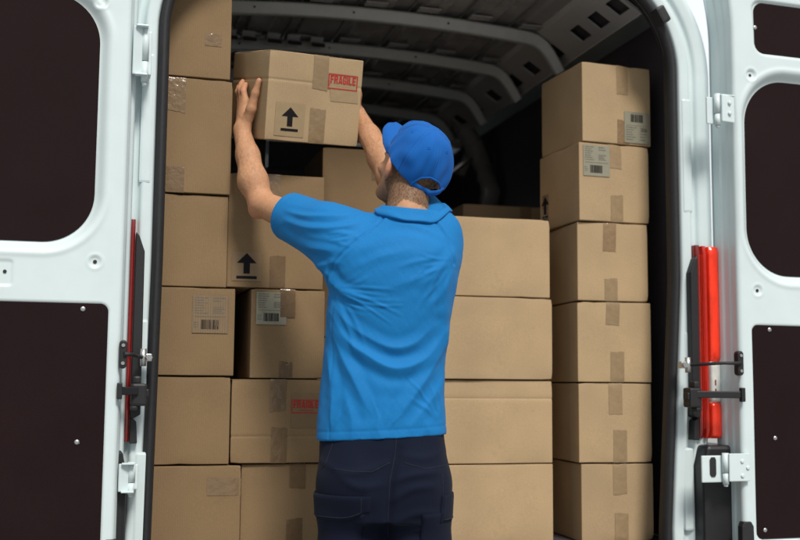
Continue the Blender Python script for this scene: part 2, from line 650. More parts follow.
    def label(self, parent, k, uc, vc, w, h, bar_top=True, mat='paper', seed=1, stripes=False):
        g = random.Random(seed)
        mb = MB()
        self.patch(mb, k, uc - w / 2, uc + w / 2, vc - h / 2, vc + h / 2, .0024, 5, 5)
        lab = mb.build('shipping_label', M[mat], parent)
        bm_, tx = MB(), MB()
        bw, bh = w * .5, h * .25
        bu = uc - bw / 2 + w * (.0 if bar_top else -.0)
        bv = vc + (h * .17 if bar_top else -h * .40)
        x = 0
        while x < 1:
            t = g.choice([.018, .03, .05])
            if x + t > 1:
                break
            self.quad(bm_, k, [(bu + bw * x, bv), (bu + bw * (x + t), bv), (bu + bw * (x + t), bv + bh), (bu + bw * x, bv + bh)], .0030)
            x += t + g.choice([.014, .02, .034])
        bm_.build('barcode', M['ink'], lab)

        def lines(u0, u1, v0, v1, n, hh, fill=.8):
            for i in range(n):
                v = v1 - (v1 - v0) * (i + .5) / n
                u = u0
                end = u0 + (u1 - u0) * g.uniform(.55, 1.0)
                while u < end:
                    t = g.uniform(.003, .011)
                    self.quad(tx, k, [(u, v), (min(u + t, end), v), (min(u + t, end), v + hh), (u, v + hh)], .0030)
                    u += t + .0018
        if bar_top:
            lines(uc - w * .44, uc - w * .02, vc - h * .44, vc + h * .02, 6, h * .022)
            lines(uc + w * .12, uc + w * .44, vc - h * .44, vc + h * .02, 5, h * .026)
            lines(uc - w * .2, uc + w * .3, vc + h * .44, vc + h * .48, 1, h * .016)
            self.quad(tx, k, [(uc - w * .42, vc + h * .055), (uc + w * .44, vc + h * .055), (uc + w * .44, vc + h * .064), (uc - w * .42, vc + h * .064)], .0030)
            self.quad(tx, k, [(uc + w * .16, vc - h * .12), (uc + w * .40, vc - h * .12), (uc + w * .40, vc - h * .02), (uc + w * .16, vc - h * .02)], .0034)
        else:
            lines(uc - w * .44, uc - w * .05, vc - h * .02, vc + h * .46, 7, h * .022)
            lines(uc + w * .08, uc + w * .45, vc + h * .30, vc + h * .46, 2, h * .024)
            lines(uc + w * .08, uc + w * .45, vc + h * .0, vc + h * .2, 4, h * .022)
            lines(uc - w * .46, uc - w * .3, vc - h * .38, vc - h * .2, 3, h * .02)
            self.quad(tx, k, [(uc - w * .44, vc - h * .07), (uc + w * .45, vc - h * .07), (uc + w * .45, vc - h * .06), (uc - w * .44, vc - h * .06)], .0030)
        if stripes:
            for i in range(15):
                u = uc - w * .48 + w * .96 * i / 14
                self.quad(tx, k, [(u, vc - h * .5), (u + .0012, vc - h * .5), (u + .0012, vc + h * .5), (u, vc + h * .5)], .0028)
        tx.build('label_print', M['ink_soft'], lab)
        return lab

    def arrow(self, parent, k, uc, vc, w, h, mat='sticker', note=False, size=None):
        """this-way-up sticker: arrow over a bar"""
        mb = MB()
        self.patch(mb, k, uc - w / 2, uc + w / 2, vc - h / 2, vc + h / 2, .0011, 4, 4)
        st = mb.build('arrow_sticker', M[mat], parent)
        a = MB()
        s = size or min(w, h) * .5
        sg = -1 if k in (2, 1) else 1
        pol = lambda pts: self.quad(a, k, [(uc + sg * x * s, vc + y * s) for x, y in pts], .0018)
        pol([(-.62, .22), (.62, .22), (0, .85)])
        pol([(-.2, .219), (.2, .219), (.2, -.45), (-.2, -.45)])
        if note:
            pol([(-.45, -.68), (.45, -.68), (.45, -.56), (-.45, -.56)])
            pol([(-.3, -.83), (.3, -.83), (.3, -.74), (-.3, -.74)])
        else:
            pol([(-.64, -.78), (.64, -.78), (.64, -.6), (-.64, -.6)])
        a.build('up_arrow', M['ink'], st)
        return st

    def fragile(self, parent, uc, vc, w=.075, patch=None, rot=0.0, mat='sticker'):
        """red FRAGILE stamp in a frame"""
        ca, sa = math.cos(rot), math.sin(rot)
        tr = lambda x, y: (uc + x * ca - y * sa, vc + x * sa + y * ca)
        par = parent
        if patch:
            mb = MB()
            u0, u1, v0, v1, sk = patch
            self.patch(mb, 0, u0, u1, v0, v1, .0011, 5, 5, skew=sk)
            par = mb.build('clear_sticker', M[mat], parent)
        h = w * .46
        a = MB()
        t = w * .032
        x0, x1, y0, y1 = -w / 2, w / 2, -h / 2, h / 2
        pol = lambda pts, o=.0018: self.quad(a, 0, [tr(x, y) for x, y in pts], o)
        pol([(x0, y0), (x1, y0), (x1, y0 + t), (x0, y0 + t)])
        pol([(x0, y1 - t), (x1, y1 - t), (x1, y1), (x0, y1)])
        pol([(x0, y0 + t), (x0 + t, y0 + t), (x0 + t, y1 - t), (x0, y1 - t)])
        pol([(x1 - t, y0 + t), (x1, y0 + t), (x1, y1 - t), (x1 - t, y1 - t)])
        word = 'FRAGILE'
        tot = sum(GW[c] for c in word) + .09 * 6
        sx = w * .86 / tot
        sy = h * .52
        x = -w * .43
        for c in word:
            for q in GLY[c]:
                pol([(x + px * sx, -h * .12 + py * sy) for px, py in q])
            x += (GW[c] + .09) * sx
        g = random.Random(3)
        x = -w * .24
        while x < w * .24:
            d = g.uniform(.0015, .004)
            pol([(x, -h * .31), (x + d, -h * .31), (x + d, -h * .25), (x, -h * .25)])
            x += d + .0012
        a.build('fragile_stamp', M['red_ink'], par)
        return par


SEED = [100]


def carton(x0, x1, z0, h, y0=.12, d=.36, yaw=0.0, crease=None, label='', group=None, bulge=.002, mat=None):
    SEED[0] += 1
    b = Box(x1 - x0, d, h - .002, SEED[0], crease=crease, bulge=bulge)
    t = empty('cardboard_box', ((x0 + x1) / 2, y0 + d / 2, z0), yaw)
    tag(t, label, 'box', group)
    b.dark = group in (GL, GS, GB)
    b.body('carton', t, M['card_shaded'] if group in (GL, GS, GB) else None)  # left, second and rear stacks get their shade through the board colour
    return b, t


FLOOR = .55
GL = 'boxes stacked against the left wall'
GS = 'boxes stacked beside the left column'
GB = 'boxes of the rear row'
G = .0015
# ---- left column, from the floor up
GL = 'boxes stacked against the left wall'
b, t = carton(-.835, -.538, FLOOR + .002, .262, y0=.105, label='bottom box of the left column with clear tape near its upper right corner', group=GL)
b.tape_up(t, .10, .05, width=.10, clear=True, start=.175)
b, t = carton(-.86, -.573, .816, .257, y0=.12, label='plain untaped box of the left column above the bottom box', group=GL)
b, t = carton(-.855, -.566, 1.075, .261, y0=.115, label='box of the left column with a grey barcode label at upper right', group=GL)
b.label(t, 0, .072, .052, .105, .112, bar_top=False, mat='sticker_shaded', seed=5, stripes=True)
b, t = carton(-.88, -.592, 1.338, .278, y0=.125, label='plain box right beneath the tall taped box in the left column', group=GL)
b, t = carton(-.875, -.585, 1.6185, .352, y0=.12, yaw=R(-1.0), label='tall box of the left column with wrinkled clear tape on its left edge', group=GL)
b.tape_down(t, -.021, .105, width=.052, clear=True, wrap=.06)
b.tape_up(t, -.022, .078, width=.058, clear=True)
b, t = carton(-.885, -.598, 1.974, .30, y0=.12, yaw=R(.6), label='topmost box of the left column reaching out of the picture', group=GL)
b.tape_up(t, .09, .04, width=.05, clear=True, start=.10)
# ---- second column
GS = 'boxes stacked beside the left column'
b, t = carton(-.534, -.20, FLOOR + .002, .264, y0=.13, label='bottom box of the second column with tape strips at its top and bottom', group=GS)
b.tape_down(t, .002, .072)
b.tape_up(t, -.006, .10)
b, t = carton(-.571, -.20, .8175, .250, y0=.12, yaw=R(.5), crease=-.045, label='wide low box marked with a red fragile stamp behind the man', group=GS)
b.tape_down(t, -.045, .095, clear=False, skew=-.03)
b.tape_up(t, -.042, .105, skew=.01)
b.fragile(t, .0385, .044, w=.088, patch=(-.005, .095, -.02, .083, 0.0), mat='sticker_shaded')
b, t = carton(-.5205, -.294, 1.0693, .270, y0=.125, yaw=R(1.2), label='box with a barcode label and bent tape at its lower edge behind the man', group=GS)
b.label(t, 0, -.052, .076, .092, .098, bar_top=False, seed=9)
b.tape_down(t, -.002, .085, width=.046, off=.0024, wrap=.06)
b.tape_up(t, -.005, .05, width=.04, bow=1)
b, t = carton(-.592, -.297, 1.3412, .353, y0=.135, yaw=R(.4), label='large box with a black upright arrow behind the raised left elbow', group=GS)
b.arrow(t, 0, -.088, -.112, .088, .088, size=.048, mat='sticker_shaded')
b.tape_up(t, .006, .095, width=.048, start=.004)
b.tape_down(t, -.012, .07, width=.046, clear=True)
# ---- rear row behind them
GB = 'boxes of the rear row'
zz = FLOOR + .002
for k, (hh, lab) in enumerate(((.33, 'rear row box standing on the van floor behind the man'), (.33, 'rear row box second from the van floor behind the man'),
                               (.32, 'rear row box under the taped one behind the cap'))):
    carton(-.235, .07, zz, hh, y0=.52, d=.34, label=lab, group=GB)
    zz += hh + G
b, t = carton(-.23, .08, zz, 1.871 - zz, y0=.5, d=.36, label='rear row box with a strip of tape seen left of the blue cap', group=GB)
b.tape_down(t, .045, .105, width=.05, skew=0)
# ---- middle stack
GM = 'plain boxes stacked right of the man'
for z0, h, x1, dy, yw, cr, lab in ((FLOOR + .002, .249, .4905, .0, .3, None, 'bottom plain box of the stack right of the man'),
                               (.8025, .269, .4925, .004, -.4, .075, 'plain box with a faint fold line second from the floor right of the man'),
                               (1.073, .2685, .4890, -.004, .5, None, 'plain box second from the top of the stack right of the man'),
                               (1.343, .262, .4880, .003, -1.2, None, 'topmost plain box level with the man\'s shoulder')):
    carton(x1 - .46, x1, z0, h, y0=.2 + dy, d=.40, yaw=R(yw), crease=cr, label=lab, group=GM)
# open box behind the middle stack
zz = FLOOR + .002
for k, lab in enumerate(('low box behind the plain stack', 'box behind the plain stack second from the floor', 'box behind the plain stack under the open one')):
    carton(.44, .84, zz, .30, y0=1.0, d=.4, label=lab, group=GB)
    zz += .3 + G
t = empty('open_box', (.66, 1.2, zz))
tag(t, 'box with taped lid peeking over the plain stack near the wall', 'box', GB)
bx_ = Box(.42, .40, 1.785 - zz, 77)
bx_.body('carton', t)
bx_.tape_down(t, .06, .2, width=.05)
# ---- right stack
GR = 'taped boxes stacked along the right wall'
rows = [(FLOOR + .002, .2505, .576, .829, -2.0, 'bottom box of the right stack with two tape strips'),
        (.805, .2595, .571, .8275, -2.5, 'box of the right stack second from the floor with two tape strips'),
        (1.067, .2655, .571, .831, -3.0, 'box of the right stack third from the floor with narrow tape strips'),
        (1.335, .263, .570, .822, -2.2, 'box of the right stack with short bowed tape below the labelled pair'),
        (1.601, .265, .560, .8235, 3.0, 'second box from the top with grey label left of its tape'),
        (1.8685, .274, .570, .8325, 4.0, 'topmost box of the right stack with a grey label at lower right')]
cart = []
for k, (z0, h, x0, x1, yw, lab) in enumerate(rows):
    b, t = carton(x0, x1, z0, h, y0=.15, d=.30, yaw=R(yw), label=lab, group=GR)
    cart.append((b, t))
b, t = cart[0]
b.tape_down(t, .008, .098); b.tape_up(t, .012, .09)
b, t = cart[1]
b.tape_down(t, .0, .10); b.tape_up(t, .015, .105)
b, t = cart[2]
b.tape_down(t, -.004, .075, skew=-.06); b.tape_up(t, .008, .10)
b, t = cart[3]
b.tape_down(t, -.01, .095, width=.046, clear=True, skew=-.03); b.tape_up(t, -.008, .075, width=.046)
b, t = cart[4]
b.tape_down(t, .002, .082); b.tape_up(t, .008, .09, width=.046)
b.label(t, 0, -.068, .072, .098, .105, bar_top=False, seed=14)
b.arrow(t, 2, .105, -.055, .05, .095, mat='tape_clear', note=True, size=.05)
b, t = cart[5]
b.tape_down(t, .022, .10, width=.044); b.tape_up(t, .024, .082, width=.046, clear=True)
b.label(t, 0, .076, -.075, .098, .108, bar_top=True, seed=21)
# ================================================================== the van
van = empty('delivery_van', (0, 0, 0))
tag(van, 'white delivery van parked with both rear doors folded open, loaded with boxes', 'van')


def half_w(z):
    return .793 + .018 * max(0.0, min(1.0, (z - .6) / .8))


def shift(z):
    return -.006 + .028 * max(0.0, min(1.0, (z - .6) / .8))


def opening_path():
    """inner line of the rear opening, from the lower right corner up over the top to the lower left"""
    pts = []
    cz, r, rz = 2.08, .34, .34
    for z in np.linspace(.44, cz, 40):
        w = half_w(z)
        pts.append((w, z, 1.0, 0.0))
    w = half_w(cz)
    for a in np.linspace(0, PI / 2, 26)[1:]:
        pts.append((w - r + r * math.cos(a), cz + rz * math.sin(a), math.cos(a), math.sin(a)))
    full = pts + [(-x, z, -nx, nz) for x, z, nx, nz in reversed(pts)]
    return [(x + shift(z), z, nx, nz) for x, z, nx, nz in full]


PATH = opening_path()


def sweep(sec, name, mat, parent, close=False, x_shift=0.0):
    """section points (outward offset n, depth y) along the opening"""
    P = [[(x + nx * n, y, z + nz * n) for n, y in sec] for x, z, nx, nz in PATH]
    mb = MB()
    mb.grid(P, close_v=close)
    return mb.build(name, mat, parent)


def rounded(sec, k=4, r=.006):
    """round the corners of an open polyline"""
    out = [sec[0]]
    for a, b, c in zip(sec, sec[1:], sec[2:]):
        A, B, C = Vector(a), Vector(b), Vector(c)
        la, lc = (A - B).length, (C - B).length
        q = min(r, la * .45, lc * .45)
        p0, p1 = B + (A - B).normalized() * q, B + (C - B).normalized() * q
        for t in np.linspace(0, 1, k):
            out.append(tuple((1 - t) ** 2 * p0 + 2 * t * (1 - t) * B + t * t * p1))
    out.append(sec[-1])
    return out


frame_sec = rounded([(.004, .036), (.026, .032), (.033, .004), (.064, .0), (.072, .016), (.088, .020), (.096, .006),
                     (.128, .002), (.150, .018), (.182, .075), (.196, .13), (.200, .20)], 4, .007)
sweep(frame_sec, 'rear_frame', M['white'], van)
sweep(rounded([(.004, .037), (.006, .060), (.020, .075), (.085, .145)], 4, .01), 'inner_trim', M['rubber'], van)
# rubber seal, a soft hollow tube gripping the flange
seal_sec = [(.013 + .0145 * math.cos(a) * (1 + .12 * math.cos(2 * a)), .018 + .022 * math.sin(a)) for a in np.linspace(0, 2 * PI, 15)[:-1]]
sweep(seal_sec, 'door_seal', M['rubber'], van, close=True)

# pressed reinforcements on the two rear pillars
mb = MB()
for sx in (1, -1):
    for z0, z1 in ((1.62, 2.0), (1.03, 1.23), (.60, .86)):
        w = half_w((z0 + z1) / 2)
        mb.box((sx * (w + .056) + shift(1.5), .0075, (z0 + z1) / 2), (.034, .016, z1 - z0), bev=.0075)
mb.build_each('pillar_stiffener', M['white'], van)

# outer skin: a section lofted along the van, nose included
def section(y, zr, zl, hw):
    pts = [(hw * .97, zl), (hw, zl + .25), (hw * 1.0, zl + (zr - zl) * .45), (hw * .985, zl + (zr - zl) * .75)]
    cx, cz, r = hw * .985 - .28, zr - .30, .28
    pts += [(cx + r * math.cos(a), cz + .27 * math.sin(a)) for a in np.linspace(.1, PI / 2, 9)]
    return [(x, y, z) for x, z in pts] + [(-x, y, z) for x, z in reversed(pts)]


body_secs = [section(.20, 2.60, .42, 1.025), section(.6, 2.62, .40, 1.03), section(2.0, 2.64, .40, 1.03), section(3.2, 2.64, .40, 1.03),
             section(3.75, 2.55, .40, 1.02)]
mb = MB()
inset = [(x * .945, .207, 1.5 + (z - 1.5) * .945) for x, y, z in body_secs[0]]
mb.grid([inset] + body_secs)
mb.build('body', M['white'], van, solid=.004)
mb = MB()
mb.grid([section(3.76, 2.54, .40, 1.02), section(4.15, 1.98, .40, 1.0)][0:1] + [section(4.5, 1.52, .40, .98), section(5.1, 1.30, .42, .93), section(5.35, 1.0, .45, .85)])
nose = mb.build('bonnet', M['white'], van)
bm = bmesh.new(); bm.from_mesh(nose.data)
kill = [f for f in bm.faces if f.calc_center_median().y < 4.4 and f.calc_center_median().z > 1.25]
bmesh.ops.delete(bm, geom=kill, context='FACES'); bm.to_mesh(nose.data); bm.free()
mb = MB()
mb.add([(-.92, 4.47, 1.50), (.92, 4.47, 1.50), (.80, 3.80, 2.46), (-.80, 3.80, 2.46)], [(0, 1, 2, 3)])
mb.build('windscreen', M['glass'], van)

# load space
mb = MB(); mb.box((0, 1.56, .53), (1.80, 2.96, .04)); mb.build('load_floor', M['lining'], van)
mb = MB()
for sx in (1, -1):
    mb.prism([(sx * .905, .552), (sx * .925, .552), (sx * .925, 2.33), (sx * .905, 2.33)], .15, 2.98)
    for y in (.9, 1.85):
        mb.prism([(sx * .893, .60), (sx * .903, .60), (sx * .903, 2.2), (sx * .893, 2.2)], y, y + .02)
mb.build_each('side_lining', M['lining'], van)
# bulkhead with its window towards the cab
mb = MB()
mb.box((0, 3.0, 1.02), (1.80, .03, .94))
mb.box((.42, 3.0, 1.97), (.96, .03, .95)); mb.box((-.82, 3.0, 1.97), (.16, .03, .95))
mb.box((-.40, 3.0, 1.56), (.67, .03, .14)); mb.box((-.40, 3.0, 2.25), (.67, .03, .40))
mb.build('bulkhead', M['lining'], van)
mb = MB()
mb.box((-.2, 1.98, 2.06), (1.36, .05, .035), bev=.008)
mb.box((-.2, 1.985, 1.985), (1.36, .03, .10), bev=.008)
for x in np.arange(-.8, .4, .14):
    mb.box((x, 1.955, 2.0), (.02, .03, .09), bev=.004)
mb.build('cross_rail', M['rubber'], van)


def roof_z(x):
    return 2.468 - .035 * (x / .8) ** 2 - .03 * (abs(x) / .8) ** 6


xs = np.linspace(-.80, .80, 401)
ys = [.14, .3, .55, .8, 1.05, 1.3, 1.6, 1.9, 2.3, 2.7, 2.99]
P = []
for y in ys:
    row = []
    for x in xs:
        q = (x + 10.02) % .205 - .1025
        e_ = min(1, max(0, (.058 - abs(q)) / .010)); z = roof_z(x) + .011 * e_ * e_ * (3 - 2 * e_) - .0015 * math.sin(x * 9 + y * 3)
        row.append((x, y, z))
    P.append(row)
mb = MB(); mb.grid(P); mb.build('roof_panel', M['roof'], van)
mb = MB()
for k in range(-4, 5):                     # lines added to draw the light caught by the pressed roof edges
    for s_ in (-.060, .060):
        x = (k + .5) * .205 - .02 + s_ + .0
        if abs(x) < .68:
            mb.tube([(x, y, roof_z(x) + .004) for y in (.15, .8, 1.5, 2.2, 2.98)], .0036, 6)
mb.build_each('roof_bead', M['steel'], van)

# roof bows: hat sections that arch over and turn down at both ends
RIBS = (.73, 1.18, 1.62, 2.08, 2.52)
for yc in RIBS:
    line = [(x, 2.412 - .030 * (x / .62) ** 2) for x in np.linspace(0, .62, 22)]
    line += [(.648, 2.376), (.672, 2.362), (.695, 2.338), (.722, 2.300), (.742, 2.268)]
    line = [(-a, b) for a, b in reversed(line[1:])] + line
    sec = [(-.036, .036), (-.034, .042), (-.024, .036), (-.017, .003), (-.013, 0), (.013, 0), (.017, .003), (.024, .036), (.034, .042), (.036, .036)]
    P = []
    for i, (x, z) in enumerate(line):
        k = min(i, len(line) - 1 - i)
        sc = 1 if k > 4 else .75 + .05 * k
        a, c = line[max(i - 1, 0)], line[min(i + 1, len(line) - 1)]
        t = Vector((c[0] - a[0], c[1] - a[1])).normalized()
        n = Vector((-t.y, t.x))
        P.append([(x + n.x * h * sc, yc + dy * sc, z + n.y * h * sc) for dy, h in sec])
    mb = MB(); mb.grid(P)
    rib = mb.build('roof_bow', M['rib'], van)
    # pressed tabs between the bow's flange and the roof skin
    tb = MB()
    for x in np.arange(-.62, .63, .205):
        z = 2.412 - .030 * (x / .62) ** 2 + .040
        tb.box((x, yc - .066, z + .006), (.085, .046, .006), bev=.002)
        tb.box((x, yc + .066, z + .004), (.075, .05, .012), bev=.004)
    tb.build_each('bow_tab', M['roof'], rib)
    hb = MB()
    for x in np.arange(-.45, .6, .37):
        z = 2.412 - .030 * (x / .62) ** 2
        hb.tube([(x, yc - .025, z + .02), (x, yc - .027, z + .02)], .004, 8)
    hb.build_each('bolt_hole', M['rubber'], rib)

# plates added to stand in for roof reflections between the first two bows
mb = MB()
lp = MB()
for x in (-.500, -.425, -.325, -.245, -.150):
    mb.box((x, 1.085, 2.424), (.052, .060, .005), rot=(-.62, 0, .08), bev=.002)
    lp.box((x + .004, 1.056, 2.408), (.056, .012, .012), rot=(-.3, 0, .08), bev=.002)
mb.build_each('glint_plate', M['rail'], van)
lp.build_each('glint_plate_lip', M['rubber'], van)  # dark strips added so the reflections look slotted

# cant rails along the roof edge, pierced by square holes
HOLES = (.2035, .3538, .507, .7495, .988, 1.186, 1.442, 1.69, 1.93, 2.17, 2.41, 2.65)
for sx in (1, -1):
    ysb = [.14]
    for hy in HOLES:
        ysb += [hy - .044, hy + .044]
    ysb.append(2.99)
    band = [(.806, 2.326), (.802, 2.333), (.774, 2.3520), (.718, 2.3885), (.665, 2.420), (.650, 2.440)]
    vs, fs = [], []
    for y in ysb:
        for x, z in band:
            vs.append((sx * x, y, z))
    nb = len(band)
    for i in range(len(ysb) - 1):
        for j in range(nb - 1):
            if i % 2 == 1 and j == 2:
                continue
            fs.append((i * nb + j, (i + 1) * nb + j, (i + 1) * nb + j + 1, i * nb + j + 1))
    mb = MB(); mb.add(vs, fs)
    rail = mb.build('cant_rail', M['rail'], van, solid=.008)
    # the dark hollow behind
    mb = MB(); mb.prism([(sx * .80, 2.36), (sx * .84, 2.40), (sx * .84, 2.50), (sx * .73, 2.50), (sx * .70, 2.43)], .16, 2.98)
    mb.build('rail_hollow', M['lining'], rail)
# wall post by the bulkhead end and the pale grab handle
mb = MB()
line = [(.80, 2.03, 2.36, .13), (.83, 1.97, 2.28, .10), (.86, 1.93, 2.19, .065), (.875, 1.89, 2.12, .05), (.875, 1.84, 2.05, .06), (.88, 1.81, 1.99, .055), (.88, 1.83, 1.93, .03), (.88, 1.85, 1.70, .022), (.88, 1.85, .8, .022)]
P = []
for x, y, z, w in line:
    P.append([(x - .05, y - w * .5, z), (x - .062, y - w * .3, z), (x - .062, y + w * .3, z), (x - .05, y + w * .5, z), (x + .02, y + w * .6, z), (x + .02, y - w * .6, z)])
mb.grid(P, close_v=True)
mb.build('wall_post', M['roof'], van)
mb = MB(); mb.box((.80, 2.0, 2.18), (.035, .05, .16), rot=(.25, .3, .2), bev=.01); mb.box((.78, 2.04, 2.27), (.10, .035, .035), bev=.008); mb.build('post_bracket', M['roof'], van)
mb = MB(); mb.tube([(0.4967, 1.62, 1.964), (0.5628, 1.6, 2.011), (0.629, 1.58, 2.065), (0.6758, 1.56, 2.104)], [.016, .0165, .0165, .015], 14); mb.build('grab_handle', M['steel'], van)

# rear lamps, one on each corner of the body
def lamp(sx, xi, lens):
    h = MB()
    X = lambda x: sx * (xi + x)
    zs = np.linspace(.885, 1.525, 33)

    def shell(x0, x1, front, z0, z1, r=.025):
        P = []
        for z in np.linspace(z0, z1, 25):
            e = min(z - z0, z1 - z) / .016
            k = 1 if e > 1 else math.sqrt(max(0, 1 - (1 - e) ** 2))
            dep = front * (.6 + .4 * k)
            P.append([(X(x0), .04, z), (X(x0 + .001), -dep * .8, z), (X(x0 + .007), -dep, z), (X(x0 * .4 + x1 * .6), -dep * .96, z), (X(x1 - .014), -dep * .7, z), (X(x1 - .004), .0, z), (X(x1), .06, z)])
        return P
    h.prism([(X(-.028), .965), (X(-.026), 1.42), (X(-.010), 1.465), (X(-.001), 1.475), (X(-.001), .955), (X(-.012), .955)], -.028, .03)
    h.prism([(X(-.022), .885), (X(-.018), .945), (X(-.006), .955), (X(-.001), .955), (X(-.001), .885)], -.02, .03)
    ho = h.build('tail_light', M['black'], van, bevel=.004)
    a = MB(); a.grid(shell(.0, .024, .020, .89, 1.512)); a.build('dark_lens', M['dark_lens'], ho)
    a = MB(); a.grid(shell(.0235, .043, .0225, .89, 1.510)); a.build('mid_lens', M['mid_lens' if lens == 'red_lens' else lens], ho)
    a = MB(); a.grid(shell(.0425, .094, .024, 1.135, 1.508)); a.build('red_lens', M[lens], ho)
    a = MB(); a.grid(shell(.0425, .094, .024, 1.005, 1.134)); a.build('clear_lens', M['clear_lens'], ho)
    a = MB(); a.grid(shell(.0425, .094, .024, .89, 1.004)); a.build('fog_lens', M[lens], ho)
    # bulb holders and ribs glimpsed through the plastic
    a = MB()
    for x in (.010, .016, .022):
        a.box((X(x), -.0195, 1.2), (.0012, .0018, .56), bev=.0005)
    a.build_each('lens_rib', M[lens], ho)
    a = MB()
    for bx, bz, sx_, sz_, ro in ((.057, 1.068, .005, .018, 0), (.057, 1.043, .005, .010, 0)):
        a.box((X(bx), -.0238, bz), (sx_, .0016, sz_), rot=(0, ro, 0), bev=.0006)
    a.build_each('bulb_holder', M['dark_lens'], ho)


mb = MB(); mb.box((.792, -.012, 2.268), (.034, .05, .058), rot=(0, -.55, 0), bev=.008); mb.build('door_buffer', M['rubber'], van)
lamp(1, .903, 'red_lens')
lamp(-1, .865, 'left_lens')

# lower corner: bumper end, step and black cladding
mb = MB()
for sx, x0 in ((1, .893), (-1, .868)):
    mb.prism([(sx * x0, .30), (sx * x0, .80), (sx * (x0 + .015), .87), (sx * 1.03, .87), (sx * 1.04, .30)], -.055, .16)
mb.prism([(-.88, .30), (-.88, .465), (.89, .465), (.89, .30)], -.09, .12)
mb.build('rear_bumper', M['black'], van, bevel=.012)
for sx in (1, -1):
    wx = sx * .91
    w_ = empty('wheel', (wx, 1.05, .34), 0, van)
    a = MB(); a.tube([(-.1, 0, 0), (-.095, 0, 0), (.095, 0, 0), (.1, 0, 0)], [.30, .34, .34, .30], 40); a.build('tyre', M['tyre'], w_)
    a = MB(); a.tube([(-.103, 0, 0), (.103, 0, 0)], .20, 32); a.build('rim', M['steel'], w_)
    w_ = empty('wheel', (wx, 4.35, .34), 0, van)
    a = MB(); a.tube([(-.1, 0, 0), (-.095, 0, 0), (.095, 0, 0), (.1, 0, 0)], [.30, .34, .34, .30], 40); a.build('tyre', M['tyre'], w_)
    a = MB(); a.tube([(-.103, 0, 0), (.103, 0, 0)], .20, 32); a.build('rim', M['steel'], w_)
mb = MB(); mb.box((0, 2.6, .40), (1.9, 4.8, .06)); mb.build('underbody', M['black'], van)


# ------------------------------------------------------------------ rear doors
def rrect(s, z, s0, s1, z0, z1, r):
    """signed distance to a rounded rectangle"""
    qx = np.abs(s - (s0 + s1) / 2) - (s1 - s0) / 2 + r
    qz = np.abs(z - (z0 + z1) / 2) - (z1 - z0) / 2 + r
    return np.hypot(np.maximum(qx, 0), np.maximum(qz, 0)) + np.minimum(np.maximum(qx, qz), 0) - r


def sstep(x):
    x = np.clip(x, 0, 1)
    return x * x * (3 - 2 * x)


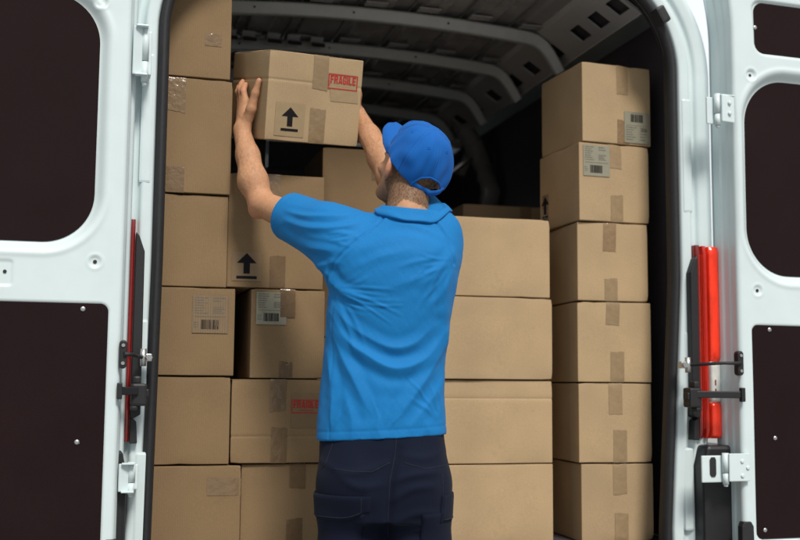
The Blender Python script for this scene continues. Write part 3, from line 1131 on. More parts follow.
def make_door(sgn, origin, ang, win, low, small, dim, scr, smscr):
    """inner face at y=0 of its own frame facing -y; s runs away from the hinge edge; sgn=+1 right door, -1 left door"""
    root = empty('rear_door', origin, ang, van)
    H0, H1, WD = .50, 2.45, .86
    S = np.concatenate([np.array([0, .0006, .002, .0045, .008, .012]), np.arange(.016, WD - .012, .004), [WD - .006, WD]])
    Z = np.arange(H0, H1 + .001, .004)
    s, z = np.meshgrid(S, Z, indexing='ij')
    # edges roll away; pressed rim around the window, dimples, shallow pads
    t = np.zeros_like(s)
    r = .014
    e = np.minimum(s, WD - s)
    t -= np.where(e < r, r - np.sqrt(np.maximum(0, r * r - (r - e) ** 2)), 0)
    lean = .0 + .055 * np.clip((z - 2.18) / .3, 0, 1) ** 2

    def press(d, depth, width):
        return -depth * sstep(-d / width + 0.0)
    dw = rrect(s, z, *win)
    t += press(dw - .030, .024, .032) + .0022 * np.exp(-((dw - .036) / .007) ** 2)
    ds = rrect(s, z, *small)
    t += press(ds - .010, .010, .012)
    dl = rrect(s, z, *low)
    t += press(dl - .003, .005, .004)
    for (cs, cz, rad, dep) in dim:
        dd = np.hypot(s - cs, z - cz)
        t += -dep * sstep((rad - dd) / .007 + .5) + .0012 * np.exp(-((dd - rad - .006) / .004) ** 2)
    # a flat pad around the latch hole and a faint bead down the hinge side
    t += -.0035 * sstep(-rrect(s, z, .285, .36, 1.305, 1.372, .008) / .004 + .5)
    t += .0012 * np.sin(z * 7.0 + s * 3) * np.clip(e / .05, 0, 1)
    mb = MB()
    P = np.stack([sgn * (s - lean), -t, z], -1)
    mb.grid(P, flip=(sgn < 0))
    me = bpy.data.meshes.new('door_shell')
    # hinge-side return flange with its steps, and the outer skin
    lo_ = 0 if sgn > 0 else 1
    fl = rounded([(0.0, .014), (.003, .040), (-.004 * lo_, .050), (.001 - .007 * lo_, .076), (-.004 - .012 * lo_, .084), (-.004 - .016 * lo_, .110 if lo_ else .104), (-.006 * lo_, .126)], 4, .005)
    rows = []
    for zz in np.arange(H0, H1 + .001, .02):
        ln = .055 * min(1, max(0, (zz - 2.18) / .3)) ** 2
        ln2 = ln + (.006 if 1.60 < zz < 1.95 else 0) * 0
        rows.append([(sgn * (a - ln2), b, zz) for a, b in fl])
    mb.grid(rows)
    rows = []
    for zz in np.arange(H0, H1 + .001, .05):
        ln = .055 * min(1, max(0, (zz - 2.18) / .3)) ** 2
        rows.append([(sgn * (-.005 - ln), .128, zz), (sgn * .1, .133, zz), (sgn * .5, .135, zz), (sgn * (WD - .02), .13, zz), (sgn * WD, .10, zz), (sgn * WD, .0135, zz)])
    mb.grid(rows)
    me.from_pydata(mb.v, [], mb.f)
    bm = bmesh.new(); bm.from_mesh(me)
    bmesh.ops.recalc_face_normals(bm, faces=bm.faces)
    bm.to_mesh(me); bm.free()
    link('door_shell', me, M['white'], root, True)

    def plate(rect, y, name, th=.004):
        s0, s1, z0, z1, r = rect
        pts = []
        for cx, cz, a0 in ((s1 - r, z1 - r, 0), (s0 + r, z1 - r, 90), (s0 + r, z0 + r, 180), (s1 - r, z0 + r, 270)):
            for k in range(15):
                a = R(a0 + 90 * k / 14)
                pts.append((sgn * (cx + r * math.cos(a)), cz + r * math.sin(a)))
        m = MB(); m.prism(pts, y, y + th)
        return m.build(name, M['panel'], root, bevel=.0012)
    plate(win, .0212, 'window_panel')
    plate(low, -.0005, 'lower_panel', .0045)
    plate(small, .0080, 'upper_panel')
    # screws in the boards, dark holes in the dimples
    for (cs, cz, y) in scr:
        m = MB()
        m.tube([(sgn * cs, y, cz), (sgn * cs, y - .0015, cz), (sgn * cs, y - .003, cz), (sgn * cs, y - .0038, cz)], [.0072, .0070, .005, .0025], 16)
        m.build('panel_screw', M['steel'], root)
    for (cs, cz, rad, dep) in dim:
        m = MB()
        m.tube([(sgn * cs, dep - .0012, cz), (sgn * cs, dep + .002, cz)], .0052 if rad > .013 else .0080, 18)
        m.build('drain_hole', M['rubber'], root)
    m = MB(); m.tube([(sgn * .304, .0022, 1.342), (sgn * .304, .005, 1.342)], .0048, 18); m.build('latch_hole', M['rubber'], root)
    # rubber bumper at the lower hinge corner
    m = MB(); m.prism([(sgn * -.013, .46), (sgn * -.011, .625), (sgn * -.004, .640), (sgn * .022, .640), (sgn * .031, .625), (sgn * .033, .46)], -.006, .02)
    m.build('corner_buffer', M['rubber'], root, bevel=.003)

    # hinges: leaf on the door, knuckle, leaf on the pillar
    for zc, hh in ((1.940, .088), (.805, .082)):
        low_ = zc < 1
        m = MB()
        if sgn < 0:
            hh = .075 if low_ else .14
            zc = .797 if low_ else 1.982
            m.box((.019, .045, zc), (.030, .006, hh), rot=(0, 0, .5), bev=.003)
            m.box((.030, .038, zc + hh * .5), (.034, .02, .005), bev=.002)
            m.box((.030, .038, zc - hh * .5), (.034, .02, .005), bev=.002)
        elif low_:
            m.box((sgn * -.020, -.010, zc), (.075, .007, hh), bev=.003)
            m.box((sgn * -.020, -.0075, zc + hh * .5), (.075, .012, .006), bev=.002)
        else:
            m.box((sgn * -.030, -.008, zc), (.052, .007, hh), rot=(0, 0, sgn * .15), bev=.003)
            m.box((sgn * -.030, .0, zc + hh * .5), (.052, .022, .005), bev=.002)
        hg = m.build('door_hinge', M['white'], root)
        m = MB()
        kx = sgn * (-.060) if sgn > 0 else .040
        ky = .004 if sgn > 0 else .055
        m.tube([(kx, ky, zc - hh * .62), (kx, ky, zc - hh * .20)], .0095, 16)
        m.tube([(kx, ky, zc - hh * .18), (kx, ky, zc + hh * .55)], .0105, 16)
        m.tube([(kx, ky, zc - hh * .70), (kx, ky, zc - hh * .62)], .0065, 12)
        m.build('hinge_knuckle', M['white'], hg)
        m = MB()
        lw = .075 if low_ else .03
        if sgn > 0:
            m.box((sgn * (-.062 - lw / 2), .018, zc - .004), (lw, .007, hh * 1.0), bev=.003)
        else:
            m.box((.048, .085, zc), (.02, .05, hh * .9), bev=.003)
        m.build('hinge_leaf', M['white'], hg)
        m = MB()
        spots = () if sgn < 0 else ((-.012, .02), (.008, 0), (-.012, -.024)) if low_ else ((-.026, .018), (-.026, -.016))
        for bs, bz in spots:
            m.tube([(sgn * bs, -.011, zc + bz), (sgn * bs, -.0165, zc + bz), (sgn * bs, -.018, zc + bz)], [.0068, .0064, .004], 6)
        m.build_each('hinge_bolt', M['white'], hg)
        if low_ and sgn > 0:
            m = MB(); m.prism([(sgn * -.104, zc - .028), (sgn * -.110, zc - .02), (sgn * -.110, zc + .024), (sgn * -.104, zc + .032), (sgn * -.092, zc + .032), (sgn * -.088, zc + .024), (sgn * -.088, zc - .02), (sgn * -.092, zc - .028)], .012, .0142)
            m.build('hinge_slot', M['rubber'], hg)
    # check strap: oval plate on the door, thin steel arm to a zinc bracket on the pillar
    m = MB()
    n = 12
    pl = [(sgn * (-.006 + .0105 * math.cos(a)), 1.156 + .0105 * math.sin(a)) for a in np.linspace(0, PI, n)] + [(sgn * (-.006 + .0105 * math.cos(a)), 1.100 + .0105 * math.sin(a)) for a in np.linspace(PI, 2 * PI, n)]
    m.prism(pl, -.012, .012)
    cp = m.build('check_strap', M['black'], root, bevel=.003)
    pil = -.145 if sgn > 0 else -.062
    m = MB()
    m.tube([(sgn * -.008, -.016, 1.128), (sgn * -.06 if sgn > 0 else sgn * -.03, .0, 1.128), (sgn * pil, .072 if sgn > 0 else .075, 1.122)], [.006, .0052, .0055], 10)
    m.build('strap_arm', M['rubber'], cp)
    m = MB()
    m.box((sgn * (pil - .008), .078, 1.122), (.032, .02, .022), bev=.004)
    m.tube([(sgn * pil, .07, 1.098), (sgn * pil, .07, 1.146)], .009, 14)
    m.tube([(sgn * (pil - .016), .065, 1.122), (sgn * (pil - .016), .055, 1.122)], .009, 6)
    m.build('strap_bracket', M['steel'], cp)
    for z_ in (1.152, 1.104):
        m = MB(); m.tube([(sgn * -.006, -.012, z_), (sgn * -.006, -.0155, z_)], .0048, 12); m.build('strap_screw', M['steel'], cp)
    # opening limiter: flat black arm hooked into a black catch on the pillar
    m = MB()
    ex = -.128 if sgn > 0 else -.045
    m.box((sgn * .0, -.006, 1.030), (.014, .016, .044), bev=.003)
    m.box((sgn * ex / 2, .018 if sgn > 0 else .02, 1.030), (abs(ex) + .02, .008, .022), rot=(0, 0, sgn * (-.35 if sgn > 0 else -.6)), bev=.003)
    lm = m.build('opening_limiter', M['black'], root)
    m = MB()
    m.box((sgn * (ex - .008), .062, 1.020), (.042, .045, .062), bev=.007)
    m.box((sgn * (ex - .002), .060, 1.060), (.020, .035, .022), bev=.006)
    m.box((sgn * (ex - .020), .060, 1.024), (.030, .03, .024), bev=.005)
    m.box((sgn * (ex + .004), .060, .984), (.020, .035, .016), bev=.006)
    m.build('limiter_catch', M['black'], lm)
    return root


make_door(1, (.991, -.12, 0), R(2.4), (.052, .80, 1.412, 2.055, .15), (.046, .82, .585, 1.250, .022), (.088, .80, 2.140, 2.312, .035),
          ((.071, 1.360, .014, .0035), (.066, 2.062, .016, .006)),
          ((.110, 1.236, -.0005), (.120, .895, -.0005), (.074, .612, -.0005), (.092, 2.226, .0080)), None)
make_door(-1, (-.897, -.12, 0), R(0), (.083, .80, 1.428, 2.118, .135), (.036, .82, .56, 1.263, .022), (.115, .80, 2.20, 2.36, .035),
          ((.0755, 1.376, .014, .0035), (.085, 2.098, .016, .006)),
          ((.102, 1.2475, -.0005), (.1045, .895, -.0005), (.08, .600, -.0005), (.12, 2.285, .0080)), None)
# ================================================================== implicit surfaces
def smin(a, b, k):
    h = np.clip(.5 + .5 * (b - a) / k, 0, 1)
    return b * (1 - h) + a * h - k * h * (1 - h)


def smax(a, b, k):
    return -smin(-a, -b, k)


def cap(p, a, b, ra, rb):
    a = np.asarray(a, np.float32); b = np.asarray(b, np.float32)
    ba = b - a
    t = np.clip(((p - a) @ ba) / (ba @ ba), 0, 1)
    return np.linalg.norm(p - a - t[:, None] * ba, axis=1) - (ra + (rb - ra) * t)


def chain(p, pts, rs, k=.012):
    d = None
    for a, b, ra, rb in zip(pts, pts[1:], rs, rs[1:]):
        q = cap(p, a, b, ra, rb)
        d = q if d is None else smin(d, q, k)
    return d


def ell(p, c, r, rot=None):
    q = p - np.asarray(c, np.float32)
    if rot is not None:
        q = q @ rot            # rot: columns = axes
    r = np.asarray(r, np.float32)
    k0 = np.linalg.norm(q / r, axis=1)
    k1 = np.linalg.norm(q / (r * r), axis=1) + 1e-9
    return k0 * (k0 - 1) / k1


def stackd(p, tab, ex=2.3):
    """body of elliptical sections: rows (z, cx, cy, rx, ry)"""
    t = np.array(tab, np.float32)
    t = t[np.argsort(t[:, 0])]
    z = p[:, 2]

    def itp(c):
        return np.interp(z, t[:, 0], t[:, c])
    # smooth the piecewise-linear table a little
    cx, cy, rx, ry = itp(1), itp(2), itp(3), itp(4)
    q = (np.abs((p[:, 0] - cx) / rx) ** ex + np.abs((p[:, 1] - cy) / ry) ** ex) ** (1 / ex)
    d = (q - 1) * np.minimum(rx, ry)
    dz = np.maximum(t[0, 0] - z, z - t[-1, 0])
    return np.where(dz > 0, np.hypot(np.maximum(d, 0), np.maximum(dz, 0)) + np.minimum(np.maximum(d, dz), 0), d)


def densify(tab, n=60):
    """Catmull-Rom through the table rows"""
    t = np.array(sorted(tab), float)
    zz = np.linspace(t[0, 0], t[-1, 0], n)
    out = [zz]
    for c in range(1, 5):
        y = t[:, c]
        m = np.gradient(y, t[:, 0])
        i = np.clip(np.searchsorted(t[:, 0], zz) - 1, 0, len(t) - 2)
        h = t[i + 1, 0] - t[i, 0]
        s = (zz - t[i, 0]) / h
        out.append((2 * s**3 - 3 * s**2 + 1) * y[i] + (s**3 - 2 * s**2 + s) * h * m[i] + (-2 * s**3 + 3 * s**2) * y[i + 1] + (s**3 - s**2) * h * m[i + 1])
    return np.stack(out, 1).tolist()


def polygonize(f, lo, hi, h, B=20):
    """surface nets over an adaptive set of blocks"""
    lo = np.asarray(lo, np.float32); hi = np.asarray(hi, np.float32)
    nb = np.ceil((hi - lo) / h / B).astype(int)
    n = nb * B + 1
    D = np.full(n, 1.0, np.float32)
    rng = np.arange(B + 1, dtype=np.float32) * h
    loc = np.stack(np.meshgrid(rng, rng, rng, indexing='ij'), -1).reshape(-1, 3)
    bi = np.stack(np.meshgrid(*[np.arange(k) for k in nb], indexing='ij'), -1).reshape(-1, 3)
    ctr = (lo + (bi + .5) * B * h).astype(np.float32)
    dc = f(ctr)
    rad = B * h * .866 * 1.7 + .02
    for q, d in zip(bi, dc):
        sl = tuple(slice(a * B, a * B + B + 1) for a in q)
        if abs(d) > rad:
            if d < 0:
                D[sl] = np.minimum(D[sl], -1)
            continue
        v = f((lo + q * B * h + loc).astype(np.float32)).reshape(B + 1, B + 1, B + 1)
        D[sl] = v
    ins = D < 0
    c = np.zeros(tuple(n - 1), np.int8)
    for i in (0, 1):
        for j in (0, 1):
            for k in (0, 1):
                c += ins[i:n[0] - 1 + i, j:n[1] - 1 + j, k:n[2] - 1 + k]
    act = np.argwhere((c > 0) & (c < 8))
    idx = np.full(tuple(n - 1), -1, np.int32)
    idx[act[:, 0], act[:, 1], act[:, 2]] = np.arange(len(act))
    acc = np.zeros((len(act), 3), np.float64); cnt = np.zeros(len(act))
    for a in range(3):
        o1, o2 = [x for x in range(3) if x != a]
        for u in (0, 1):
            for w in (0, 1):
                p0 = act.copy(); p0[:, o1] += u; p0[:, o2] += w
                p1 = p0.copy(); p1[:, a] += 1
                d0 = D[p0[:, 0], p0[:, 1], p0[:, 2]]; d1 = D[p1[:, 0], p1[:, 1], p1[:, 2]]
                m = (d0 < 0) != (d1 < 0)
                t = np.where(m, d0 / np.where(m, d0 - d1, 1), 0)
                pos = p0.astype(float); pos[:, a] += t
                acc[m] += pos[m]; cnt[m] += 1
    V = lo + acc / cnt[:, None] * h
    F = []
    for a in range(3):
        o1, o2 = (a + 1) % 3, (a + 2) % 3
        s0 = [slice(None)] * 3; s1 = [slice(None)] * 3
        s0[a] = slice(0, -1); s1[a] = slice(1, None)
        A, Bv = ins[tuple(s0)], ins[tuple(s1)]
        e = np.argwhere(A != Bv)
        ok = (e[:, o1] > 0) & (e[:, o2] > 0) & (e[:, o1] < n[o1] - 1) & (e[:, o2] < n[o2] - 1)
        e = e[ok]
        flip = A[e[:, 0], e[:, 1], e[:, 2]]
        q = []
        for du, dv in ((0, 0), (-1, 0), (-1, -1), (0, -1)):
            t = e.copy(); t[:, o1] += du; t[:, o2] += dv
            q.append(idx[t[:, 0], t[:, 1], t[:, 2]])
        q = np.stack(q, 1)
        q[~flip] = q[~flip][:, ::-1]
        F.append(q)
    return V.astype(np.float32), np.concatenate(F)[:, ::-1] if False else np.concatenate(F)


def vnormals(V, F):
    a = V[F[:, 2]] - V[F[:, 0]]; b = V[F[:, 3]] - V[F[:, 1]]
    fn = np.cross(a, b)
    N = np.zeros_like(V)
    for k in range(4):
        np.add.at(N, F[:, k], fn)
    return N / (np.linalg.norm(N, axis=1, keepdims=True) + 1e-12)


def relax(V, F, it=2, lam=.5):
    E = np.concatenate([F[:, [0, 1]], F[:, [1, 2]], F[:, [2, 3]], F[:, [3, 0]]])
    E = np.concatenate([E, E[:, ::-1]])
    cnt = np.bincount(E[:, 0], minlength=len(V)).astype(np.float32)[:, None]
    for _ in range(it):
        S = np.stack([np.bincount(E[:, 0], weights=V[E[:, 1], k], minlength=len(V)) for k in range(3)], 1)
        V = V + lam * (S / np.maximum(cnt, 1) - V)
    return V.astype(np.float32)


def vnoise(p, s, seed=0):
    """cheap smooth pseudo noise from a few sines"""
    g = np.random.default_rng(seed)
    o = 0
    for k in range(6):
        d = g.normal(size=3); d /= np.linalg.norm(d)
        o = o + np.sin(p @ (d * s * g.uniform(.6, 1.7)) + g.uniform(0, 6.28))
    return o / 6


def polydist(q, pts):
    """distance of 2-D points to a polyline and the running parameter 0..1"""
    pts = np.array(pts, float)
    # Catmull-Rom refine
    if len(pts) > 2:
        t = np.linspace(0, len(pts) - 1, (len(pts) - 1) * 6 + 1)
        P = np.vstack([2 * pts[0] - pts[1], pts, 2 * pts[-1] - pts[-2]])
        i = np.clip(t.astype(int), 0, len(pts) - 2); s = (t - i)[:, None]
        p0, p1, p2, p3 = P[i], P[i + 1], P[i + 2], P[i + 3]
        pts = .5 * (2 * p1 + (p2 - p0) * s + (2 * p0 - 5 * p1 + 4 * p2 - p3) * s**2 + (3 * p1 - p0 - 3 * p2 + p3) * s**3)
    best = np.full(len(q), 9.0); par = np.zeros(len(q)); side = np.zeros(len(q))
    n = len(pts) - 1
    for k in range(n):
        a, b = pts[k], pts[k + 1]
        ba = b - a
        t = np.clip(((q - a) @ ba) / (ba @ ba + 1e-12), 0, 1)
        r = q - a - t[:, None] * ba
        d = np.hypot(r[:, 0], r[:, 1])
        m = d < best
        best[m] = d[m]; par[m] = (k + t[m]) / n
        side[m] = np.sign(ba[0] * r[m, 1] - ba[1] * r[m, 0])
    return best, par, side


# ================================================================== the man  (own frame: x right, y away from the doors' side, z up)
MAN = (-.957 + 2.97 * math.sin(PSI), -3.18 + 2.97 * math.cos(PSI), 0)
A3 = lambda *a: np.array(a, np.float32)

# the carton in his hands: pose in his frame
HB_C, HB_DIM = A3(-.3345, .4199, 1.9438), (.310, .300, .265)
HB_R = np.array(Matrix.Rotation(.5199, 3, 'Z') @ Matrix.Rotation(.222, 3, 'X') @ Matrix.Rotation(-.0406, 3, 'Y'), np.float32)


def on_left(s, z, n):
    return HB_C + HB_R @ A3(-HB_DIM[0] / 2 - n, -HB_DIM[1] / 2 + s, z)


def on_right(s, z, n):
    return HB_C + HB_R @ A3(HB_DIM[0] / 2 + n, -HB_DIM[1] / 2 + s, z)


SHL, ELL_, WRL = A3(*(-0.1841, 0.015, 1.456)), A3(*(-0.4058, 0.215, 1.576)), on_left(.085, -.112, .040)
SHR, ELR, WRR = A3(*(0.085, 0.05, 1.477)), A3(*(-0.0355, 0.315, 1.675)), on_right(.10, -.03, .045)
NECK0, NECK1 = A3(*(0.018, 0.01, 1.515)), A3(*(0.0258, 0.045, 1.624))
HC = A3(*(0.0328, 0.065, 1.659))
HEAD = np.array(Matrix.Rotation(R(36), 3, 'Z') @ Matrix.Rotation(R(4), 3, 'Y') @ Matrix.Rotation(R(23), 3, 'X'), np.float32)
HEADC = HEAD @ np.array(Matrix.Rotation(R(-5), 3, 'Z') @ Matrix.Rotation(R(18), 3, 'X'), np.float32)      # the cap is pushed back a little


def head_sd(p):
    q = (p - HC) @ HEAD
    cran = ell(q, (0, -.014, .030), (.0770, .099, .089))
    face = ell(q, (0, .028, -.038), (.060, .064, .084))
    d = smin(cran, face, .03)
    jaw = chain(q, [(-.058, .0, -.052), (-.040, .050, -.096), (0, .073, -.106), (.040, .050, -.096), (.058, .0, -.052)], [.014, .015, .018, .015, .014], .01)
    d = smin(d, jaw, .03)
    d = smin(d, ell(q, (0, .078, .012), (.050, .018, .012)), .018)                       # brow
    d = smin(d, chain(q, [(0, .094, .004), (0, .110, -.026), (0, .113, -.036)], [.008, .011, .0115], .008), .012)
    for s in (-1, 1):
        d = smin(d, ell(q, (s * .011, .104, -.040), (.009, .010, .007)), .008)
        d = smax(d, -ell(q, (s * .031, .098, -.004), (.017, .012, .010)), .014)           # eye sockets
        d = smin(d, ell(q, (s * .045, .066, -.030), (.020, .02, .016)), .02)              # cheekbones
    d = smin(d, ell(q, (0, .094, -.060), (.023, .010, .006)), .007)
    d = smin(d, ell(q, (0, .092, -.072), (.020, .011, .007)), .007)
    d = smax(d, -ell(q, (0, .106, -.0655), (.022, .006, .0016)), .004)
    # ears
    for s in (-1, 1):
        er = np.array(Matrix.Rotation(s * R(34), 3, 'Z') @ Matrix.Rotation(R(-10), 3, 'X'), np.float32)
        e = ell(q, (s * .0880, -.017, -.012), (.0115, .0225, .032), er)
        e = smax(e, -ell(q, (s * .0950, -.010, -.007), (.0065, .0125, .021), er), .004)
        e = smin(e, ell(q, (s * .081, -.004, -.040), (.0065, .008, .010), er), .006)
        d = smin(d, e, .006)
    return d


def finger(p, fn, pts, rs):
    return chain(p, [fn(*q) for q in pts], rs, .004)


HANDS = []
for fn, W0, sg in ((on_left, WRL, 0), (on_right, WRR, 1)):
    dz = 0 if sg == 0 else .075
    ds = 0 if sg == 0 else .015
    Q = lambda s, z, n, ds=ds, dz=dz: (s + ds, z + dz, n)
    HANDS.append((fn, W0, Q))


def hand_sd(p, fn, W0, Q):
    d = None
    # palm: four metacarpals webbed together
    kn = [Q(.112, -.022, .024), Q(.132, -.016, .026), Q(.151, -.022, .025), Q(.168, -.034, .022)]
    w0 = [Q(.080, -.100, .038), Q(.088, -.101, .040), Q(.096, -.103, .040), Q(.102, -.106, .038)]
    for a, b, r in zip(w0, kn, (.0145, .0145, .0140, .0130)):
        c = cap(p, fn(*a), fn(*b), r, r * .80)
        d = c if d is None else smin(d, c, .012)
    # thenar and thumb, pointing up beside the front edge
    th = chain(p, [fn(*Q(.078, -.090, .030)), fn(*Q(.062, -.045, .024)), fn(*Q(.054, .002, .0175)), fn(*Q(.047, .040, .0110))], [.0165, .0150, .0112, .0086], .008)
    d = smin(d, th, .012)
    fs = [([Q(.112, -.022, .024), Q(.128, .008, .027), Q(.146, .022, .018), Q(.158, .031, .0095)], [.0108, .0096, .0088, .0076]),
          ([Q(.132, -.016, .026), Q(.154, .014, .028), Q(.173, .030, .018), Q(.185, .040, .0095)], [.0110, .0098, .0090, .0078]),
          ([Q(.151, -.022, .025), Q(.176, .006, .027), Q(.194, .021, .017), Q(.206, .030, .0092)], [.0104, .0093, .0086, .0074]),
          ([Q(.168, -.034, .022), Q(.190, -.014, .023), Q(.205, -.003, .015), Q(.215, .005, .0085)], [.0094, .0083, .0076, .0066])]
    for pts, rs in fs:
        d = smin(d, finger(p, fn, pts, rs), .0055)
    return d


TORSO = densify([  # z, cx, cy, rx, ry  (skin under the shirt)
    (.78, -.045, 0, .150, .105), (.95, -.045, .0, .148, .10), (1.10, -.040, .0, .140, .098), (1.25, -.035, -.004, .152, .11),
    (1.38, -.030, -.006, .158, .112), (1.47, -.015, .0, .14, .095), (1.53, .012, .006, .075, .07)])
HIPL, HIPR = A3(-.125, -.01, .80), A3(.040, -.01, .80)
KNL, KNR = A3(-.135, .01, .45), A3(.062, .0, .45)
ANL, ANR = A3(-.140, -.03, .09), A3(.075, -.03, .09)


def arm_sd(p, S, E, W0, bulge):
    up = chain(p, [S * .75 + E * .25, S * .55 + E * .45, E], [.046, .046, .038], .02)
    e1 = E * .7 + W0 * .3
    e2 = E * .35 + W0 * .65
    fo = chain(p, [E, e1 + bulge, e2 + bulge * .3, W0], [.036, .0425, .033, .0255], .02)
    d = smin(up, fo, .016)
    return d


def body_sd(p):
    d = smax(stackd(p, TORSO), shirt_sd(p) + .012, .005)
    d = smin(d, chain(p, [NECK0, NECK1], [.058, .055], .02), .022)
    d = smin(d, head_sd(p), .018)
    d = smin(d, arm_sd(p, SHL, ELL_, WRL, A3(-.008, -.004, 0)), .03)
    d = smin(d, arm_sd(p, SHR, ELR, WRR, A3(.008, -.004, 0)), .03)
    # point of the left elbow
    d = smin(d, ell(p, ELL_ + A3(-.018, .004, -.022), (.017, .017, .017)), .02)
    for fn, W0, Q in HANDS:
        d = smin(d, hand_sd(p, fn, W0, Q), .016)
    for Hp, K, A_ in ((HIPL, KNL, ANL), (HIPR, KNR, ANR)):
        d = smin(d, chain(p, [Hp, K, A_], [.078, .052, .038], .02), .03)
        d = smin(d, chain(p, [A_ + A3(0, -.02, -.04), A_ + A3(0, .13, -.06)], [.034, .026], .02), .03)
    return d


# ------------------------------------------------------------------ polo shirt
SHIRT = densify([  # z, cx, cy, rx, ry
    (.86, -.0445, -.004, .176, .128), (.96, -.046, -.002, .171, .124), (1.06, -.044, 0, .166, .119), (1.16, -.037, 0, .165, .117),
    (1.26, -.026, -.004, .170, .122), (1.35, -.014, -.006, .172, .126), (1.42, -.008, -.004, .156, .116), (1.465, .004, .002, .112, .095), (1.508, .016, .008, .070, .072)])
SLV = SHL * .40 + ELL_ * .60        # hem of the left sleeve
SRV = SHR * .45 + ELR * .55
UL = (ELL_ - SHL) / np.linalg.norm(ELL_ - SHL)
UR = (ELR - SHR) / np.linalg.norm(ELR - SHR)


def sleeve(p, S, Hm, U, r0, r1):
    A_ = S - U * .03
    out = cap(p, A_, Hm + U * .05, r0, r1)
    cut = (p - Hm) @ U
    inner = cap(p, Hm - U * .05, Hm + U * .08, r1 - .004, r1 - .004)
    d = smax(out, cut, .004)
    return smax(d, -inner, .003)


def shirt_sd(p):
    d = stackd(p, SHIRT, 2.25)
    # shoulder blades and the roll of the shoulders
    d = smin(d, chain(p, [A3(-.13, -.02, 1.39), A3(.0, .0, 1.462), A3(.085, .02, 1.415)], [.082, .055, .078], .03), .04)
    d = smin(d, chain(p, [SHL + A3(-.01, 0, .008), A3(-.10, .01, 1.452), A3(.0, .012, 1.468)], [.070, .056, .055], .03), .03)
    d = smin(d, sleeve(p, SHL, SLV, UL, .083, .0675), .045)
    d = smin(d, sleeve(p, SHR, SRV, UR, .076, .066), .03)
    # hem: slightly tilted plane, higher on the right
    hem = (.905 + .055 * (p[:, 0] + .21) + .020 * p[:, 1]) - p[:, 2]
    d = smax(d, hem, .004)
    # hollow above the hem
    inn = stackd(p, [(a, b, c, e - .011, g - .011) for a, b, c, e, g in SHIRT if a < 1.0], 2.25)
    return smax(d, -smax(inn, p[:, 2] - .925, .003), .003)


man = empty('person', MAN, -PSI)
tag(man, 'man in blue polo shirt and cap seen from behind lifting a carton into the van', 'person')

V, F = polygonize(body_sd, (-.68, -.22, 0.0), (.26, .72, 2.12), .0042)
V = relax(V, F, 1, .4)
# skin tint: redder at elbows, ears and finger tips, stubble on jaw, cropped hair on the scalp
q = (V - HC) @ HEAD
base = np.tile(A3(.50, .262, .145), (len(V), 1))
nz = vnoise(V, 60, 3)[:, None]
base *= 1 + .05 * nz
red = np.zeros(len(V))
red += .8 * np.exp(-(np.linalg.norm(V - (ELL_ + A3(-.02, 0, -.02)), axis=1) / .035) ** 2)
for fn, W0, Q in HANDS:
    for tpt in (Q(.158, .031, .0095), Q(.185, .040, .0095), Q(.206, .030, .0092), Q(.032, .044, .0105), Q(.128, .008, .027), Q(.154, .014, .028)):
        red += .8 * np.exp(-(np.linalg.norm(V - fn(*tpt), axis=1) / .014) ** 2)
ear = np.exp(-(np.maximum(0, .084 - np.abs(q[:, 0])) / .006) ** 2 - ((q[:, 1] + .022) / .034) ** 4 - ((q[:, 2] + .012) / .042) ** 4) * (head_sd(V) < .004)
red += .8 * ear
red = np.clip(red, 0, 1)[:, None]
base = base * (1 - red * .5) + A3(.62, .25, .17) * red * .5
# veins and freckles on the forearms
for S0, W0, off in ((ELL_, WRL, 0), (ELR, WRR, 1)):
    axd = (W0 - S0) / np.linalg.norm(W0 - S0)
    side_ = np.cross(axd, A3(0, 1, 0)); side_ /= np.linalg.norm(side_)
    fwd_ = np.cross(side_, axd)
    rel = V - S0
    tt = rel @ axd / np.linalg.norm(W0 - S0)
    ph = np.arctan2(rel @ fwd_, rel @ side_)
    for a0, w0, f0 in ((-1.9, .25, 7), (-1.1, .35, 5), (-2.6, .2, 6)):
        target = a0 + w0 * np.sin(tt * f0 + a0)
        dd = np.abs((ph - target + PI) % (2 * PI) - PI) * .036
        k_ = np.exp(-(dd / .0022) ** 2) * ((tt > .25) & (tt < 1.25) & (np.linalg.norm(rel - np.outer(tt, axd) * np.linalg.norm(W0 - S0), axis=1) < .06))
        base = base * (1 - .10 * k_[:, None] * A3(1.2, .7, .6))
        V = V + (vnormals(V, F) * (.0009 * k_)[:, None]).astype(np.float32)
base *= 1 - .03 * np.clip(vnoise(V, 420, 31) - .35, 0, 1)[:, None] * A3(.8, 1.1, 1.2) * 3
on_head = head_sd(V) < .07
hline = q[:, 2] > (-.052 + .018 * np.sin(q[:, 0] * 40) * .2)
hair_m = on_head & (q[:, 1] < .012 - .25 * np.clip(-.02 - q[:, 2], 0, 1)) & (q[:, 2] > -.155) & (ear < .35)
fade = np.clip((q[:, 2] + .150) / .07, 0, 1) * hair_m * np.clip((.020 - q[:, 1]) / .02, 0, 1)
jawm = on_head & (q[:, 1] > -.02) & (q[:, 2] < -.035) & (ear < .3)
stub = np.clip((-.030 - q[:, 2]) / .03, 0, 1) * jawm * np.clip((q[:, 1] + .02) / .03, 0, 1) * .42
mixv = np.clip(np.maximum(fade * .88, stub), 0, 1)[:, None] * (.85 + .15 * vnoise(V, 700, 9)[:, None])
base = base * (1 - mixv) + A3(.135, .083, .050) * mixv
np_mesh('body', V, F, M['skin'], man, tint=np.clip(base, .01, 1))

# eyes
for s in (-1, 1):
    c = HC + HEAD @ A3(s * .031, .082, -.004)
    m = MB()
    P = [[c + .0115 * A3(math.sin(a) * math.cos(b), math.sin(a) * math.sin(b), math.cos(a)) for b in np.linspace(0, 2 * PI, 17)[:-1]] for a in np.linspace(.05, PI - .05, 10)]
    m.grid(P, close_v=True); m.build('eye', M['eye'], man)

